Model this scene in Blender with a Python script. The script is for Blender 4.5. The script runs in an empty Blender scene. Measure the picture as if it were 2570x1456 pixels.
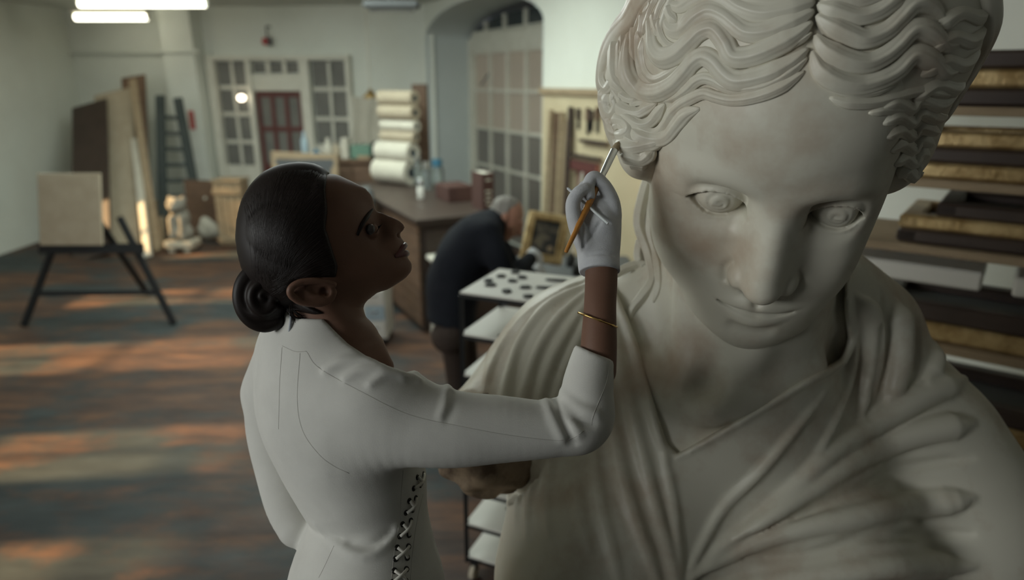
import bpy, math, random
import numpy as np
from mathutils import Vector, Matrix
random.seed(7); RNG = np.random.default_rng(11)
SC = bpy.context.scene
COL = SC.collection
# ---------------------------------------------------------------- camera
FPX, PITCH, CAMZ = 1700.0, math.radians(17.2), 2.15
CAM = np.array([0, 0, CAMZ])
CR = np.array([1.0, 0, 0]); CF = np.array([0, math.cos(PITCH), -math.sin(PITCH)]); CU = np.array([0, math.sin(PITCH), math.cos(PITCH)])
cd = bpy.data.cameras.new('camera'); cam = bpy.data.objects.new('camera', cd); COL.objects.link(cam)
cam.location = CAM; cam.rotation_euler = (math.pi/2 - PITCH, 0, 0)
cd.sensor_width = 36; cd.lens = FPX/2570*36; cd.clip_start = .02
cd.dof.use_dof = True; cd.dof.focus_distance = 1.0; cd.dof.aperture_fstop = 2.2
SC.camera = cam
# ---------------------------------------------------------------- world and large lights
w = bpy.data.worlds.new('sky'); SC.world = w; w.use_nodes = True
w.node_tree.nodes['Background'].inputs[0].default_value = (.72, .80, .86, 1)
w.node_tree.nodes['Background'].inputs[1].default_value = .08
def light(name, typ, loc, aim, power, color, size=(1, 1)):
    d = bpy.data.lights.new(name, typ); o = bpy.data.objects.new(name, d); COL.objects.link(o)
    o.location = loc; o.rotation_euler = (Vector(aim)-Vector(loc)).to_track_quat('-Z', 'Y').to_euler()
    d.energy = power; d.color = color
    if typ == 'AREA': d.shape = 'RECTANGLE'; d.size, d.size_y = size
    if typ == 'SUN': d.angle = math.radians(size[0])
    return o
# area lights added for the studio, then the low sun
light('window_daylight', 'AREA', (-4.75, -1.3, 2.9), (.4, 1.2, 1.4), 255, (.95, .98, .96), (3.8, 1.5))  # added key light hanging free in the room, at no window
light('skylight_daylight', 'AREA', (-.9, 3.4, 3.2), (.2, 1.2, 1.2), 34, (.95, 1.0, .97), (2.0, 1.2))  # added rim light from behind and above; the ceiling has no opening
light('rear_room_daylight', 'AREA', (-2.0, 6.6, 3.12), (-1.9, 6.8, 0), 300, (.88, 1.0, .91), (4.4, 2.6))  # added overhead fill that brightens the rear of the room
light('low_sun', 'SUN', (-9, 4, 4), (-9+4.0, 4.45, 4-1.85), 22.0, (1.0, .66, .32), (1.5, 1))
SC.view_settings.view_transform = 'Standard'; SC.view_settings.look = 'None'
SC.view_settings.exposure = -.34; SC.view_settings.gamma = 1.0; SC.view_settings.use_curve_mapping = False
# ---------------------------------------------------------------- geometry tools
def pix(px, py, depth):
    "world point seen at a photo pixel at a distance along the view axis"
    return CAM + depth*(CR*((px-1285)/FPX) + CU*((728-py)/FPX) + CF)
def onplane(px, py, p0, n):
    d = CR*((px-1285)/FPX) + CU*((728-py)/FPX) + CF; n = np.array(n, float)
    return CAM + d*((np.array(p0, float)-CAM) @ n/(d @ n))
def onz(px, py, z): return onplane(px, py, (0, 0, z), (0, 0, 1))
def ony(px, py, y): return onplane(px, py, (0, y, 0), (0, 1, 0))
def unit(v): v = np.asarray(v, float); return v/np.linalg.norm(v)
def crv(P, n):
    "Catmull-Rom resample of rows (any number of columns) to n rows, roughly even in the first columns"
    P = np.asarray(P, float)
    if len(P) == 2: t = np.linspace(0, 1, n)[:, None]; return P[0]*(1-t)+P[1]*t
    Q = np.vstack([2*P[0]-P[1], P, 2*P[-1]-P[-2]])
    L = np.r_[0, np.cumsum(np.linalg.norm(np.diff(P[:, :3], axis=0), axis=1))]
    s = np.linspace(0, L[-1], n); i = np.clip(np.searchsorted(L, s, side='right')-1, 0, len(P)-2)
    t = ((s-L[i])/np.maximum(L[i+1]-L[i], 1e-9))[:, None]
    a, b, c, d = Q[i], Q[i+1], Q[i+2], Q[i+3]
    return .5*(2*b+(c-a)*t+(2*a-5*b+4*c-d)*t*t+(3*b-a-3*c+d)*t**3)
def smin(a, b, k):
    if k <= 0: return np.minimum(a, b)
    h = np.maximum(k-np.abs(a-b), 0)/k
    return np.minimum(a, b)-h*h*k*.25
class Grid:
    def __init__(s, lo, hi, h, M=None):
        s.lo = np.array(lo, float); s.h = h; s.n = np.ceil((np.array(hi, float)-s.lo)/h).astype(int)+1
        s.f = np.full(s.n, 9.0, np.float32); s.M = np.eye(4) if M is None else M; s.Mi = np.linalg.inv(s.M)
        s.ax = [(s.lo[i]+h*np.arange(s.n[i])).astype(np.float32) for i in range(3)]
    def block(s, lo, hi):
        a = np.clip(np.floor((np.array(lo)-s.lo)/s.h).astype(int), 0, s.n); b = np.clip(np.ceil((np.array(hi)-s.lo)/s.h).astype(int)+1, 0, s.n)
        return tuple(slice(int(a[i]), int(b[i])) for i in range(3))
    def xyz(s, sl): return s.ax[0][sl[0]][:, None, None], s.ax[1][sl[1]][None, :, None], s.ax[2][sl[2]][None, None, :]
    def put(s, sl, d, k, mode):
        if mode == 'u': s.f[sl] = smin(s.f[sl], d, k)
        elif mode == 's': s.f[sl] = -smin(-s.f[sl], d, k)
        elif mode == 'i': s.f[sl] = -smin(-s.f[sl], -d, k)
    def ell(s, c, r, k=0, mode='u', R=None, pad=None):
        c = np.array(c, float); r = np.array(r, float)*np.ones(3); m = (max(r) if R is not None else r)+(k+4*s.h if pad is None else pad)
        sl = s.block(c-m, c+m); X, Y, Z = s.xyz(sl); X, Y, Z = X-c[0], Y-c[1], Z-c[2]
        if R is not None: X, Y, Z = (X*R[0][i]+Y*R[1][i]+Z*R[2][i] for i in range(3))
        k0 = np.sqrt((X/r[0])**2+(Y/r[1])**2+(Z/r[2])**2); k1 = np.sqrt((X/r[0]**2)**2+(Y/r[1]**2)**2+(Z/r[2]**2)**2)+1e-6
        s.put(sl, (k0*(k0-1)/k1).astype(np.float32), k, mode); return s
    def tube(s, P, k=0, mode='u', n=None, pad=None):
        "rows x,y,z,r"
        P = np.asarray(P, float); P = crv(P, n or max(2, 6*(len(P)-1))) if len(P) > 2 or n else P
        pd = P[:, 3].max()+(k+4*s.h if pad is None else pad)
        big = s.block(P[:, :3].min(0)-pd, P[:, :3].max(0)+pd); o = [b.start for b in big]
        T = np.full([b.stop-b.start for b in big], 9.0, np.float32)
        if T.size == 0: return s
        for a, b in zip(P[:-1], P[1:]):
            sl = s.block(np.minimum(a, b)[:3]-pd, np.maximum(a, b)[:3]+pd); X, Y, Z = s.xyz(sl)
            if min(x.stop-x.start for x in sl) <= 0: continue
            e = b[:3]-a[:3]; l = e @ e+1e-12
            t = np.clip(((X-a[0])*e[0]+(Y-a[1])*e[1]+(Z-a[2])*e[2])/l, 0, 1)
            d = np.sqrt((X-a[0]-t*e[0])**2+(Y-a[1]-t*e[1])**2+(Z-a[2]-t*e[2])**2)-(a[3]+t*(b[3]-a[3]))
            q = tuple(slice(sl[i].start-o[i], sl[i].stop-o[i]) for i in range(3)); T[q] = np.minimum(T[q], d)
        s.put(big, T, k, mode); return s
    def loft(s, P, side, k=0, mode='u', n=None, pad=None):
        "rows x,y,z,a,b (+ optional side vector columns); side = direction of radius a"
        P = np.asarray(P, float)
        if P.shape[1] == 5: P = np.hstack([P, np.tile(unit(side), (len(P), 1))])
        P = crv(P, n or max(2, 5*(len(P)-1)))
        pd = P[:, 3:5].max()+(k+4*s.h if pad is None else pad)
        big = s.block(P[:, :3].min(0)-pd, P[:, :3].max(0)+pd); o = [b.start for b in big]
        T = np.full([b.stop-b.start for b in big], 9.0, np.float32)
        for a, b in zip(P[:-1], P[1:]):
            sl = s.block(np.minimum(a, b)[:3]-pd, np.maximum(a, b)[:3]+pd); X, Y, Z = s.xyz(sl)
            if min(x.stop-x.start for x in sl) <= 0: continue
            e = b[:3]-a[:3]; l = e @ e+1e-12; T_ = e/math.sqrt(l)
            t = np.clip(((X-a[0])*e[0]+(Y-a[1])*e[1]+(Z-a[2])*e[2])/l, 0, 1)
            vx, vy, vz = X-a[0]-t*e[0], Y-a[1]-t*e[1], Z-a[2]-t*e[2]
            sd = .5*(a[5:8]+b[5:8]); sd = unit(sd-T_*(sd @ T_)); nn = np.cross(T_, sd)
            ra = a[3]+t*(b[3]-a[3]); rb = a[4]+t*(b[4]-a[4]); rc = np.minimum(ra, rb)
            u = vx*sd[0]+vy*sd[1]+vz*sd[2]; v = vx*nn[0]+vy*nn[1]+vz*nn[2]; q = vx*T_[0]+vy*T_[1]+vz*T_[2]
            k0 = np.sqrt((u/ra)**2+(v/rb)**2+(q/rc)**2); k1 = np.sqrt((u/ra**2)**2+(v/rb**2)**2+(q/rc**2)**2)+1e-6
            d = np.where(k0 < .02, -rc, k0*(k0-1)/k1)
            qq = tuple(slice(sl[i].start-o[i], sl[i].stop-o[i]) for i in range(3)); T[qq] = np.minimum(T[qq], d)
        s.put(big, T, k, mode); return s
    def sample(s, Pw, local=False):
        P = np.asarray(Pw, float)
        if not local: P = P @ s.Mi[:3, :3].T+s.Mi[:3, 3]
        g = (P-s.lo)/s.h; i = np.clip(np.floor(g).astype(int), 0, s.n-2); t = np.clip(g-i, 0, 1)
        ok = np.all((g >= 0) & (g <= s.n-1), axis=-1); r = 0
        for a in (0, 1):
            for b in (0, 1):
                for c in (0, 1):
                    wgt = (t[..., 0] if a else 1-t[..., 0])*(t[..., 1] if b else 1-t[..., 1])*(t[..., 2] if c else 1-t[..., 2])
                    r = r+wgt*np.minimum(s.f[i[..., 0]+a, i[..., 1]+b, i[..., 2]+c], .3)
        return np.where(ok, r, .3)
    def normal(s, Pw, e=None):
        e = e or 2*s.h*np.linalg.norm(s.M[:3, 0]); P = np.asarray(Pw, float); g = []
        for i in range(3):
            d = np.zeros(3); d[i] = e; g.append(s.sample(P+d)-s.sample(P-d))
        g = np.stack(g, -1); return g/(np.linalg.norm(g, axis=-1, keepdims=True)+1e-9)
    def hit(s, px, py, d0=.55, d1=2.2, step=.002):
        "first surface point seen at a photo pixel (None if missed)"
        D = np.arange(d0, d1, step); d = CR*((px-1285)/FPX)+CU*((728-py)/FPX)+CF
        v = s.sample(CAM+D[:, None]*d); j = np.nonzero(v < 0)[0]
        if len(j) == 0: return CAM+D[int(np.argmin(v))]*d, False
        j = j[0]
        if j == 0: return CAM+D[0]*d, True
        t = v[j-1]/(v[j-1]-v[j]+1e-9); return CAM+(D[j-1]+t*step)*d, True
    def path(s, pts, off=0.0):
        "photo-pixel polyline laid on the surface; extra columns are kept"
        out = []
        for p in pts:
            q, ok = s.hit(p[0], p[1]); nrm = s.normal(q); out.append(np.r_[q+off*nrm, p[2:]])
        return np.array(out)
    def net(s):
        f = s.f; ins = f < 0; n = s.n
        c = np.zeros(n-1, np.int8)
        for a in (0, 1):
            for b in (0, 1):
                for d in (0, 1): c += ins[a:n[0]-1+a, b:n[1]-1+b, d:n[2]-1+d]
        act = np.argwhere((c > 0) & (c < 8)); del c
        idx = np.full(n-1, -1, np.int32); idx[act[:, 0], act[:, 1], act[:, 2]] = np.arange(len(act))
        acc = np.zeros((len(act), 3), np.float64); cnt = np.zeros(len(act))
        cor = [(a, b, d) for a in (0, 1) for b in (0, 1) for d in (0, 1)]
        val = {q: np.minimum(f[act[:, 0]+q[0], act[:, 1]+q[1], act[:, 2]+q[2]], .5).astype(np.float64) for q in cor}
        for q in cor:
            for ax in range(3):
                if q[ax]: continue
                r = list(q); r[ax] = 1; r = tuple(r); v0, v1 = val[q], val[r]; m = (v0 < 0) != (v1 < 0)
                t = v0[m]/(v0[m]-v1[m]); P = np.array(q, float)[None].repeat(m.sum(), 0); P[:, ax] += t
                acc[m] += P; cnt[m] += 1
        V = s.lo+s.h*(act+acc/cnt[:, None])
        F = []
        for ax in range(3):
            b, d = [(1, 2), (2, 0), (0, 1)][ax]
            lo = [slice(1, n[i]-1) for i in range(3)]; lo[ax] = slice(0, n[ax]-1); hi = list(lo); hi[ax] = slice(1, n[ax])
            A, B = ins[tuple(lo)], ins[tuple(hi)]
            e = np.argwhere(A != B); fl = A[e[:, 0], e[:, 1], e[:, 2]]
            st = np.array([l.start for l in lo]); e = e+st
            def cell(db, dd): q = e.copy(); q[:, b] -= db; q[:, d] -= dd; return idx[q[:, 0], q[:, 1], q[:, 2]]
            Q = np.stack([cell(1, 1), cell(0, 1), cell(0, 0), cell(1, 0)], 1); Q[~fl] = Q[~fl][:, ::-1]; F.append(Q)
        F = np.vstack(F); F = F[(F >= 0).all(1)]
        return V @ s.M[:3, :3].T+s.M[:3, 3], F
def relax(V, F, n=1, lam=.5):
    E = np.vstack([F[:, [0, 1]], F[:, [1, 2]], F[:, [2, 3]], F[:, [3, 0]]]); E = np.vstack([E, E[:, ::-1]])
    deg = np.bincount(E[:, 0], minlength=len(V)).astype(float)[:, None]; deg[deg == 0] = 1
    for _ in range(n):
        for l in (lam, -lam*.98):
            S = np.stack([np.bincount(E[:, 0], weights=V[E[:, 1], i], minlength=len(V)) for i in range(3)], 1)/deg
            V = V+l*(S-V)
    return V
# ---------------------------------------------------------------- scene tools
MATS = {}
def put_mesh(name, V, F, mat, parent=None, smooth=True, uv=None):
    V = np.asarray(V, np.float32); me = bpy.data.meshes.new(name)
    if isinstance(F, np.ndarray) and F.ndim == 2:
        k = F.shape[1]; me.vertices.add(len(V)); me.vertices.foreach_set('co', V.ravel())
        me.loops.add(F.size); me.loops.foreach_set('vertex_index', F.astype(np.int32).ravel())
        me.polygons.add(len(F)); me.polygons.foreach_set('loop_start', np.arange(0, F.size, k, dtype=np.int32))
        me.update(calc_edges=True)
    else: me.from_pydata([tuple(map(float, v)) for v in V], [], [tuple(f) for f in F])
    me.polygons.foreach_set('use_smooth', np.full(len(me.polygons), bool(smooth))); me.validate(); me.update()
    return add(name, me, mat, parent)
def add(name, me, mat, parent=None):
    o = bpy.data.objects.new(name, me); COL.objects.link(o)
    if mat is not None and not me.materials: me.materials.append(MATS[mat] if isinstance(mat, str) else mat)
    if parent is not None:
        o.parent = parent; o.matrix_parent_inverse = Matrix.Translation(-parent.location) if parent.type == 'EMPTY' and not any(parent.rotation_euler) else parent.matrix_basis.inverted()
    return o
def tag(o, label=None, cat=None, group=None, kind=None):
    if label: o['label'] = label
    if cat: o['category'] = cat
    if group: o['group'] = group
    if kind: o['kind'] = kind
    return o
def thing(name, loc, label, cat, group=None, rz=0):
    o = bpy.data.objects.new(name, None); COL.objects.link(o); o.location = [float(x) for x in loc]; o.empty_display_size = .05
    o.rotation_euler.z = rz
    return tag(o, label, cat, group)
class MB:
    "collects simple shapes into one mesh"
    def __init__(s): s.V = []; s.F = []
    def raw(s, V, F): o = len(s.V); s.V += [tuple(map(float, v)) for v in V]; s.F += [tuple(int(i)+o for i in f) for f in F]; return s
    def box(s, c, d, R=None, ch=0.0):
        d = np.array(d, float)/2; c = np.array(c, float); R = np.eye(3) if R is None else np.array(R)
        if ch <= 0:
            V = [c+R @ (d*np.array(q)) for q in [(-1, -1, -1), (1, -1, -1), (1, 1, -1), (-1, 1, -1), (-1, -1, 1), (1, -1, 1), (1, 1, 1), (-1, 1, 1)]]
            return s.raw(V, [(0, 3, 2, 1), (4, 5, 6, 7), (0, 1, 5, 4), (1, 2, 6, 5), (2, 3, 7, 6), (3, 0, 4, 7)])
        V = []; ids = {}
        for sx in (-1, 1):
            for sy in (-1, 1):
                for sz in (-1, 1):
                    for a in range(3):
                        q = np.array([sx, sy, sz])*(d-ch); q[a] += ch*(sx, sy, sz)[a]; ids[sx, sy, sz, a] = len(V); V.append(c+R @ q)
        F = []
        for a in range(3):
            b, e = (a+1) % 3, (a+2) % 3
            for sg in (-1, 1):
                L = []
                for sb, se in ((-1, -1), (1, -1), (1, 1), (-1, 1)):
                    k = [0, 0, 0]; k[a] = sg; k[b] = sb; k[e] = se; L.append(ids[k[0], k[1], k[2], a])
                F.append(L if sg > 0 else L[::-1])
            for sb in (-1, 1):
                for se in (-1, 1):
                    L = []
                    for sa, ax in ((-1, b), (1, b), (1, e), (-1, e)):
                        k = [0, 0, 0]; k[a] = sa; k[b] = sb; k[e] = se; L.append(ids[k[0], k[1], k[2], ax])
                    F.append(L if sb*se < 0 else L[::-1])
        for sx in (-1, 1):
            for sy in (-1, 1):
                for sz in (-1, 1):
                    L = [ids[sx, sy, sz, a] for a in range(3)]; F.append(L if sx*sy*sz > 0 else L[::-1])
        return s.raw(V, F)
    def lathe(s, c, prof, n=20, axis=(0, 0, 1)):
        A = unit(axis); B = unit(np.cross(A, (.31, .9, .2) if abs(A[2]) < .9 else (1, 0, 0))); D = np.cross(A, B); V = []; F = []
        for r, z in prof:
            for i in range(n): t = 2*math.pi*i/n; V.append(np.array(c)+A*z+r*(B*math.cos(t)+D*math.sin(t)))
        m = len(prof)
        for j in range(m-1):
            for i in range(n): F.append((j*n+i, j*n+(i+1) % n, (j+1)*n+(i+1) % n, (j+1)*n+i))
        F.append(tuple(range(n))[::-1]); F.append(tuple((m-1)*n+i for i in range(n)))
        return s.raw(V, F)
    def bar(s, a, b, r, n=10, r2=None):
        a = np.array(a, float); b = np.array(b, float); L = np.linalg.norm(b-a)
        return s.lathe(a, [(r, 0), (r if r2 is None else r2, L)], n, b-a)
    def beam(s, a, b, wd, ht, up=(0, 0, 1), ch=0.0):
        "square beam from a to b; wd across, ht along up"
        a = np.array(a, float); b = np.array(b, float); T = unit(b-a); S_ = np.cross(T, up); S_ = unit(S_) if np.linalg.norm(S_) > 1e-6 else np.array([1., 0, 0]); N = np.cross(S_, T)
        return s.box((a+b)/2, (np.linalg.norm(b-a), wd, ht), np.stack([T, S_, N], 1), ch)
    def tube(s, P, n=8, cap=True):
        "rows x,y,z,r"
        P = np.array(P, float); T = np.gradient(P[:, :3], axis=0); T /= np.linalg.norm(T, axis=1, keepdims=True)+1e-12
        N = unit(np.cross(T[0], (.3, .2, .93))); V = []; m = len(P)
        for p, t in zip(P, T):
            N = unit(N-t*(N @ t)); B = np.cross(t, N)
            for i in range(n): q = 2*math.pi*i/n; V.append(p[:3]+p[3]*(N*math.cos(q)+B*math.sin(q)))
        F = [(j*n+i, j*n+(i+1) % n, (j+1)*n+(i+1) % n, (j+1)*n+i) for j in range(m-1) for i in range(n)]
        if cap: F += [tuple(range(n))[::-1], tuple((m-1)*n+i for i in range(n))]
        return s.raw(V, F)
    def build(s, name, mat, parent=None, smooth=False):
        o = put_mesh(name, np.array(s.V), s.F, mat, parent, smooth)
        if smooth == 'auto':
            o.data.polygons.foreach_set('use_smooth', np.full(len(o.data.polygons), True)); o.data.set_sharp_from_angle(angle=math.radians(40))
        return o
def lock_mesh(mb, P, N, w, h, gro=5, ga=.05, m=22):
    "a carved strand: centre line P, surface normals N, half width w, height h (arrays)"
    P = np.asarray(P, float); T = np.gradient(P, axis=0); T /= np.linalg.norm(T, axis=1, keepdims=True)+1e-12
    V = []; n = len(P); ph = np.linspace(-1.9, 1.9, m)
    for i in range(n):
        Nn = unit(N[i]-T[i]*(N[i] @ T[i])); S_ = np.cross(T[i], Nn)
        g = 1+ga*np.cos(ph*gro*2+.6*math.sin(i*.15))+.4*ga*np.cos(ph*gro*4.3+1)
        V += list(P[i]+np.outer(w[i]*np.sin(ph)*g, S_)+np.outer(h[i]*np.cos(ph)*g, Nn))
    F = [(i*m+j, (i+1)*m+j, (i+1)*m+j+1, i*m+j+1) for i in range(n-1) for j in range(m-1)]
    F += [tuple(range(m)), tuple(reversed([(n-1)*m+j for j in range(m)]))]
    return mb.raw(V, F)
# ---------------------------------------------------------------- materials
def mat(name, col, rough=.6, spec=.4, metal=0.0, var=None, scale=8.0, amt=.5, bump=0.0, bscale=60.0, stretch=(1, 1, 1), emit=None, sss=0.0, stops=(.38, .66), detail=5.0, **kw):
    m = bpy.data.materials.new(name); m.use_nodes = True; nt = m.node_tree; b = nt.nodes['Principled BSDF']
    b.inputs['Base Color'].default_value = (*col, 1); b.inputs['Roughness'].default_value = rough; b.inputs['Specular IOR Level'].default_value = spec; b.inputs['Metallic'].default_value = metal
    if sss: b.inputs['Subsurface Weight'].default_value = sss; b.inputs['Subsurface Radius'].default_value = (.9, .8, .6); b.inputs['Subsurface Scale'].default_value = .012
    tc = nt.nodes.new('ShaderNodeTexCoord'); mp = nt.nodes.new('ShaderNodeMapping'); mp.inputs['Scale'].default_value = stretch
    nt.links.new(tc.outputs['Object'], mp.inputs[0])
    if var is not None:
        no = nt.nodes.new('ShaderNodeTexNoise'); no.inputs['Scale'].default_value = scale; no.inputs['Detail'].default_value = detail; no.inputs['Roughness'].default_value = .6
        nt.links.new(mp.outputs[0], no.inputs['Vector'])
        rp = nt.nodes.new('ShaderNodeMapRange'); rp.inputs[1].default_value, rp.inputs[2].default_value = stops; rp.inputs[3].default_value = 0; rp.inputs[4].default_value = amt
        nt.links.new(no.outputs[0], rp.inputs[0])
        mx = nt.nodes.new('ShaderNodeMix'); mx.data_type = 'RGBA'; mx.inputs[6].default_value = (*col, 1); mx.inputs[7].default_value = (*var, 1)
        nt.links.new(rp.outputs[0], mx.inputs[0]); nt.links.new(mx.outputs[2], b.inputs['Base Color'])
    if bump:
        n2 = nt.nodes.new('ShaderNodeTexNoise'); n2.inputs['Scale'].default_value = bscale; n2.inputs['Detail'].default_value = 4
        nt.links.new(mp.outputs[0], n2.inputs['Vector'])
        bp = nt.nodes.new('ShaderNodeBump'); bp.inputs['Strength'].default_value = bump; bp.inputs['Distance'].default_value = .004
        nt.links.new(n2.outputs[0], bp.inputs['Height']); nt.links.new(bp.outputs[0], b.inputs['Normal'])
    if emit: b.inputs['Emission Color'].default_value = (*emit[:3], 1); b.inputs['Emission Strength'].default_value = emit[3]
    for k, v in kw.items(): b.inputs[k.replace('_', ' ')].default_value = v
    MATS[name] = m; return m
# ================================================================ the room
mat('wall_paint', (.70, .72, .66), .85, .2, var=(.63, .64, .58), scale=1.6, amt=.6, bump=.1, bscale=30)
mat('dark_drape', (.06, .06, .062), .9, .1); mat('ceiling_paint', (.62, .64, .60), .9, .2); mat('reveal_paint', (.56, .60, .59), .85, .2, var=(.50, .54, .53), scale=2)
mat('white_wood', (.66, .64, .56), .55, .4, var=(.56, .54, .46), scale=7, amt=.6)
mat('old_wood', (.155, .095, .062), .65, .3, var=(.09, .058, .04), scale=5, amt=.8, stretch=(1, 1, 7)); mat('pale_wood', (.36, .275, .18), .7, .25, var=(.26, .195, .125), scale=6, amt=.8, stretch=(1, 1, 6))
mat('dark_wood', (.060, .042, .034), .45, .4, var=(.035, .025, .02), scale=6); mat('red_door', (.13, .045, .040), .5, .4, var=(.08, .03, .03), scale=8)
mat('dim_glass', (.19, .185, .17), .18, .5, var=(.12, .12, .115), scale=3); mat('dark_glass', (.035, .045, .05), .12, .5); mat('street_glass', (.34, .29, .23), .3, .4, var=(.24, .215, .19), scale=1.5, stops=(.3, .7), emit=(.60, .50, .38, .12))
mat('street_glass_low', (.14, .13, .12), .3, .5, var=(.21, .19, .16), scale=1.5, stops=(.3, .7), emit=(.45, .40, .34, .04)); mat('black_metal', (.010, .011, .012), .6, .3); mat('grey_paint', (.10, .105, .11), .6, .4)
def floor_mat():
    m = bpy.data.materials.new('worn_floor'); m.use_nodes = True; nt = m.node_tree; b = nt.nodes['Principled BSDF']; L = nt.links.new
    tc = nt.nodes.new('ShaderNodeTexCoord')
    def noise(scale, st, det=5, rough=.6):
        mp = nt.nodes.new('ShaderNodeMapping'); mp.inputs['Scale'].default_value = st; L(tc.outputs['Object'], mp.inputs[0]); n = nt.nodes.new('ShaderNodeTexNoise'); n.inputs['Scale'].default_value = scale; n.inputs['Detail'].default_value = det; n.inputs['Roughness'].default_value = rough; L(mp.outputs[0], n.inputs['Vector']); return n.outputs[0]
    def ramp(src, stops):
        r = nt.nodes.new('ShaderNodeValToRGB'); e = r.color_ramp.elements
        for i, (p, c) in enumerate(stops):
            q = e[i] if i < 2 else e.new(p); q.position = p; q.color = (*c, 1)
        L(src, r.inputs[0]); return r.outputs[0]
    def mix(f, a, c):
        x = nt.nodes.new('ShaderNodeMix'); x.data_type = 'RGBA'; L(f, x.inputs[0]); L(a, x.inputs[6]); L(c, x.inputs[7]); return x.outputs[2]
    wood = ramp(noise(3.2, (.5, 2.2, 1), 8, .7), [(.30, (.026, .019, .017)), (.68, (.145, .070, .036)), (.48, (.068, .038, .027)), (.80, (.21, .11, .055))])
    blue = ramp(noise(2.4, (.6, 2.4, 1), 8, .7), [(.3, (.014, .018, .020)), (.7, (.046, .056, .057))])
    sx = nt.nodes.new('ShaderNodeSeparateXYZ'); L(tc.outputs['Object'], sx.inputs[0])
    def lin(src, a, b, lo, hi): r = nt.nodes.new('ShaderNodeMapRange'); L(src, r.inputs[0]); r.inputs[1].default_value, r.inputs[2].default_value, r.inputs[3].default_value, r.inputs[4].default_value = a, b, lo, hi; return r.outputs[0]
    def addn(a, c): x = nt.nodes.new('ShaderNodeMath'); x.operation = 'ADD'; L(a, x.inputs[0]); L(c, x.inputs[1]); return x.outputs[0]
    # the old blue-grey paint survives on the near left part of the boards
    msk = addn(addn(noise(.75, (.9, 1.4, 1), 7, .62), lin(sx.outputs[1], -1.6, 1.0, .17, -.08)), lin(sx.outputs[0], -.4, 1.0, .05, -.16))
    f = ramp(msk, [(.44, (0, 0, 0)), (.54, (1, 1, 1))])
    L(mix(f, wood, blue), b.inputs['Base Color'])
    rr = nt.nodes.new('ShaderNodeMapRange'); L(noise(4, (.7, 2, 1)), rr.inputs[0]); rr.inputs[3].default_value = .42; rr.inputs[4].default_value = .78; b.inputs['Specular IOR Level'].default_value = .3; L(rr.outputs[0], b.inputs['Roughness'])
    bp = nt.nodes.new('ShaderNodeBump'); bp.inputs['Strength'].default_value = .25; bp.inputs['Distance'].default_value = .01; L(noise(9, (.6, 2, 1)), bp.inputs['Height']); L(bp.outputs[0], b.inputs['Normal'])
    MATS['worn_floor'] = m
floor_mat()
CEIL = 3.15
class Wall:
    def __init__(s, p, d): s.p = np.array([*p, 0.]); s.d = unit([*d, 0]); s.n = np.array([s.d[1], -s.d[0], 0]); s.R = np.stack([s.d, s.n, (0, 0, 1)], 1)
    def uv(s, x, y, off=0): q = onplane(x, y, s.p+s.n*off, s.n); return (q-s.p) @ s.d, q[2]
    def pt(s, u, z, off=0): return s.p+s.d*u+s.n*off+np.array([0, 0, z])
    def box(s, mb, u0, u1, z0, z1, o0, o1, ch=0.0): return mb.box(s.pt((u0+u1)/2, (z0+z1)/2, (o0+o1)/2), (abs(u1-u0), abs(o1-o0), abs(z1-z0)), s.R, ch)
KC = np.array([-1.208, 10.0])
BW = Wall(KC, (math.cos(.14), -math.sin(.14))); RW = Wall(KC, (.457, -.889))
if BW.n[1] > 0: BW.n = -BW.n; BW.R[:, 1] = BW.n
if RW.n[0] > 0: RW.n = -RW.n; RW.R[:, 1] = RW.n
def struct(o): o['kind'] = 'structure'; return o
struct(MB().box((-1, 4.2, -.05), (15, 16, .1)).build('floor', 'worn_floor'))
struct(MB().box((-1, 4.2, CEIL+.05), (15, 16, .1)).build('ceiling', 'ceiling_paint'))
mb = MB(); BW.box(mb, -7.0, .12, 0, CEIL, -.25, 0); struct(mb.build('wall_back', 'wall_paint'))
# right wall with a deep arched opening
u0, u1 = .02, RW.uv(1362, 300)[0]; um = (u0+u1)/2; hwid = (u1-u0)/2; zs, za, RD = RW.uv(1075, 95)[1], 3.08, .72
def arch(n=18): return [(um-hwid*math.cos(math.pi*i/n), zs+(za-zs)*math.sin(math.pi*i/n)) for i in range(n+1)]
def prism(mb, poly, wall, o0, o1):
    n = len(poly); V = [wall.pt(u, z, o0) for u, z in poly]+[wall.pt(u, z, o1) for u, z in poly]
    return mb.raw(V, [tuple(range(n)), tuple(range(2*n-1, n-1, -1))]+[(i, i+n, (i+1) % n+n, (i+1) % n) for i in range(n)])
mb = MB(); A = arch()
for (a, b), (c, d) in zip(A[:-1], A[1:]): prism(mb, [(a, b), (c, d), (c, CEIL), (a, CEIL)], RW, -RD, 0)
RW.box(mb, u1, 12.0, 0, CEIL, -RD, 0); RW.box(mb, -.25, u0, 0, CEIL, -RD, 0); struct(mb.build('wall_right', 'wall_paint'))
mb = MB()                                                              # painted reveal lining
for (a, b), (c, d) in zip(A[:-1], A[1:]): prism(mb, [(a, b-.002), (c, d-.002), (c, d-.014), (a, b-.014)], RW, -RD+.05, .001)
RW.box(mb, u0+.001, u0+.014, 0, zs, -RD+.05, .001); RW.box(mb, u1-.014, u1-.001, 0, zs, -RD+.05, .001); struct(mb.build('trim_1', 'reveal_paint'))
mb = MB(); mb.box((-1.2, -3.9, CEIL/2), (11.3, .2, CEIL)); struct(mb.build('wall_front', 'dark_drape')); mb = MB(); mb.box((4.45, -2.2, CEIL/2), (.2, 3.6, CEIL)); struct(mb.build('wall_side', 'dark_drape'))  # unseen walls, coloured dark to soak up bounced fill light
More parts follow.
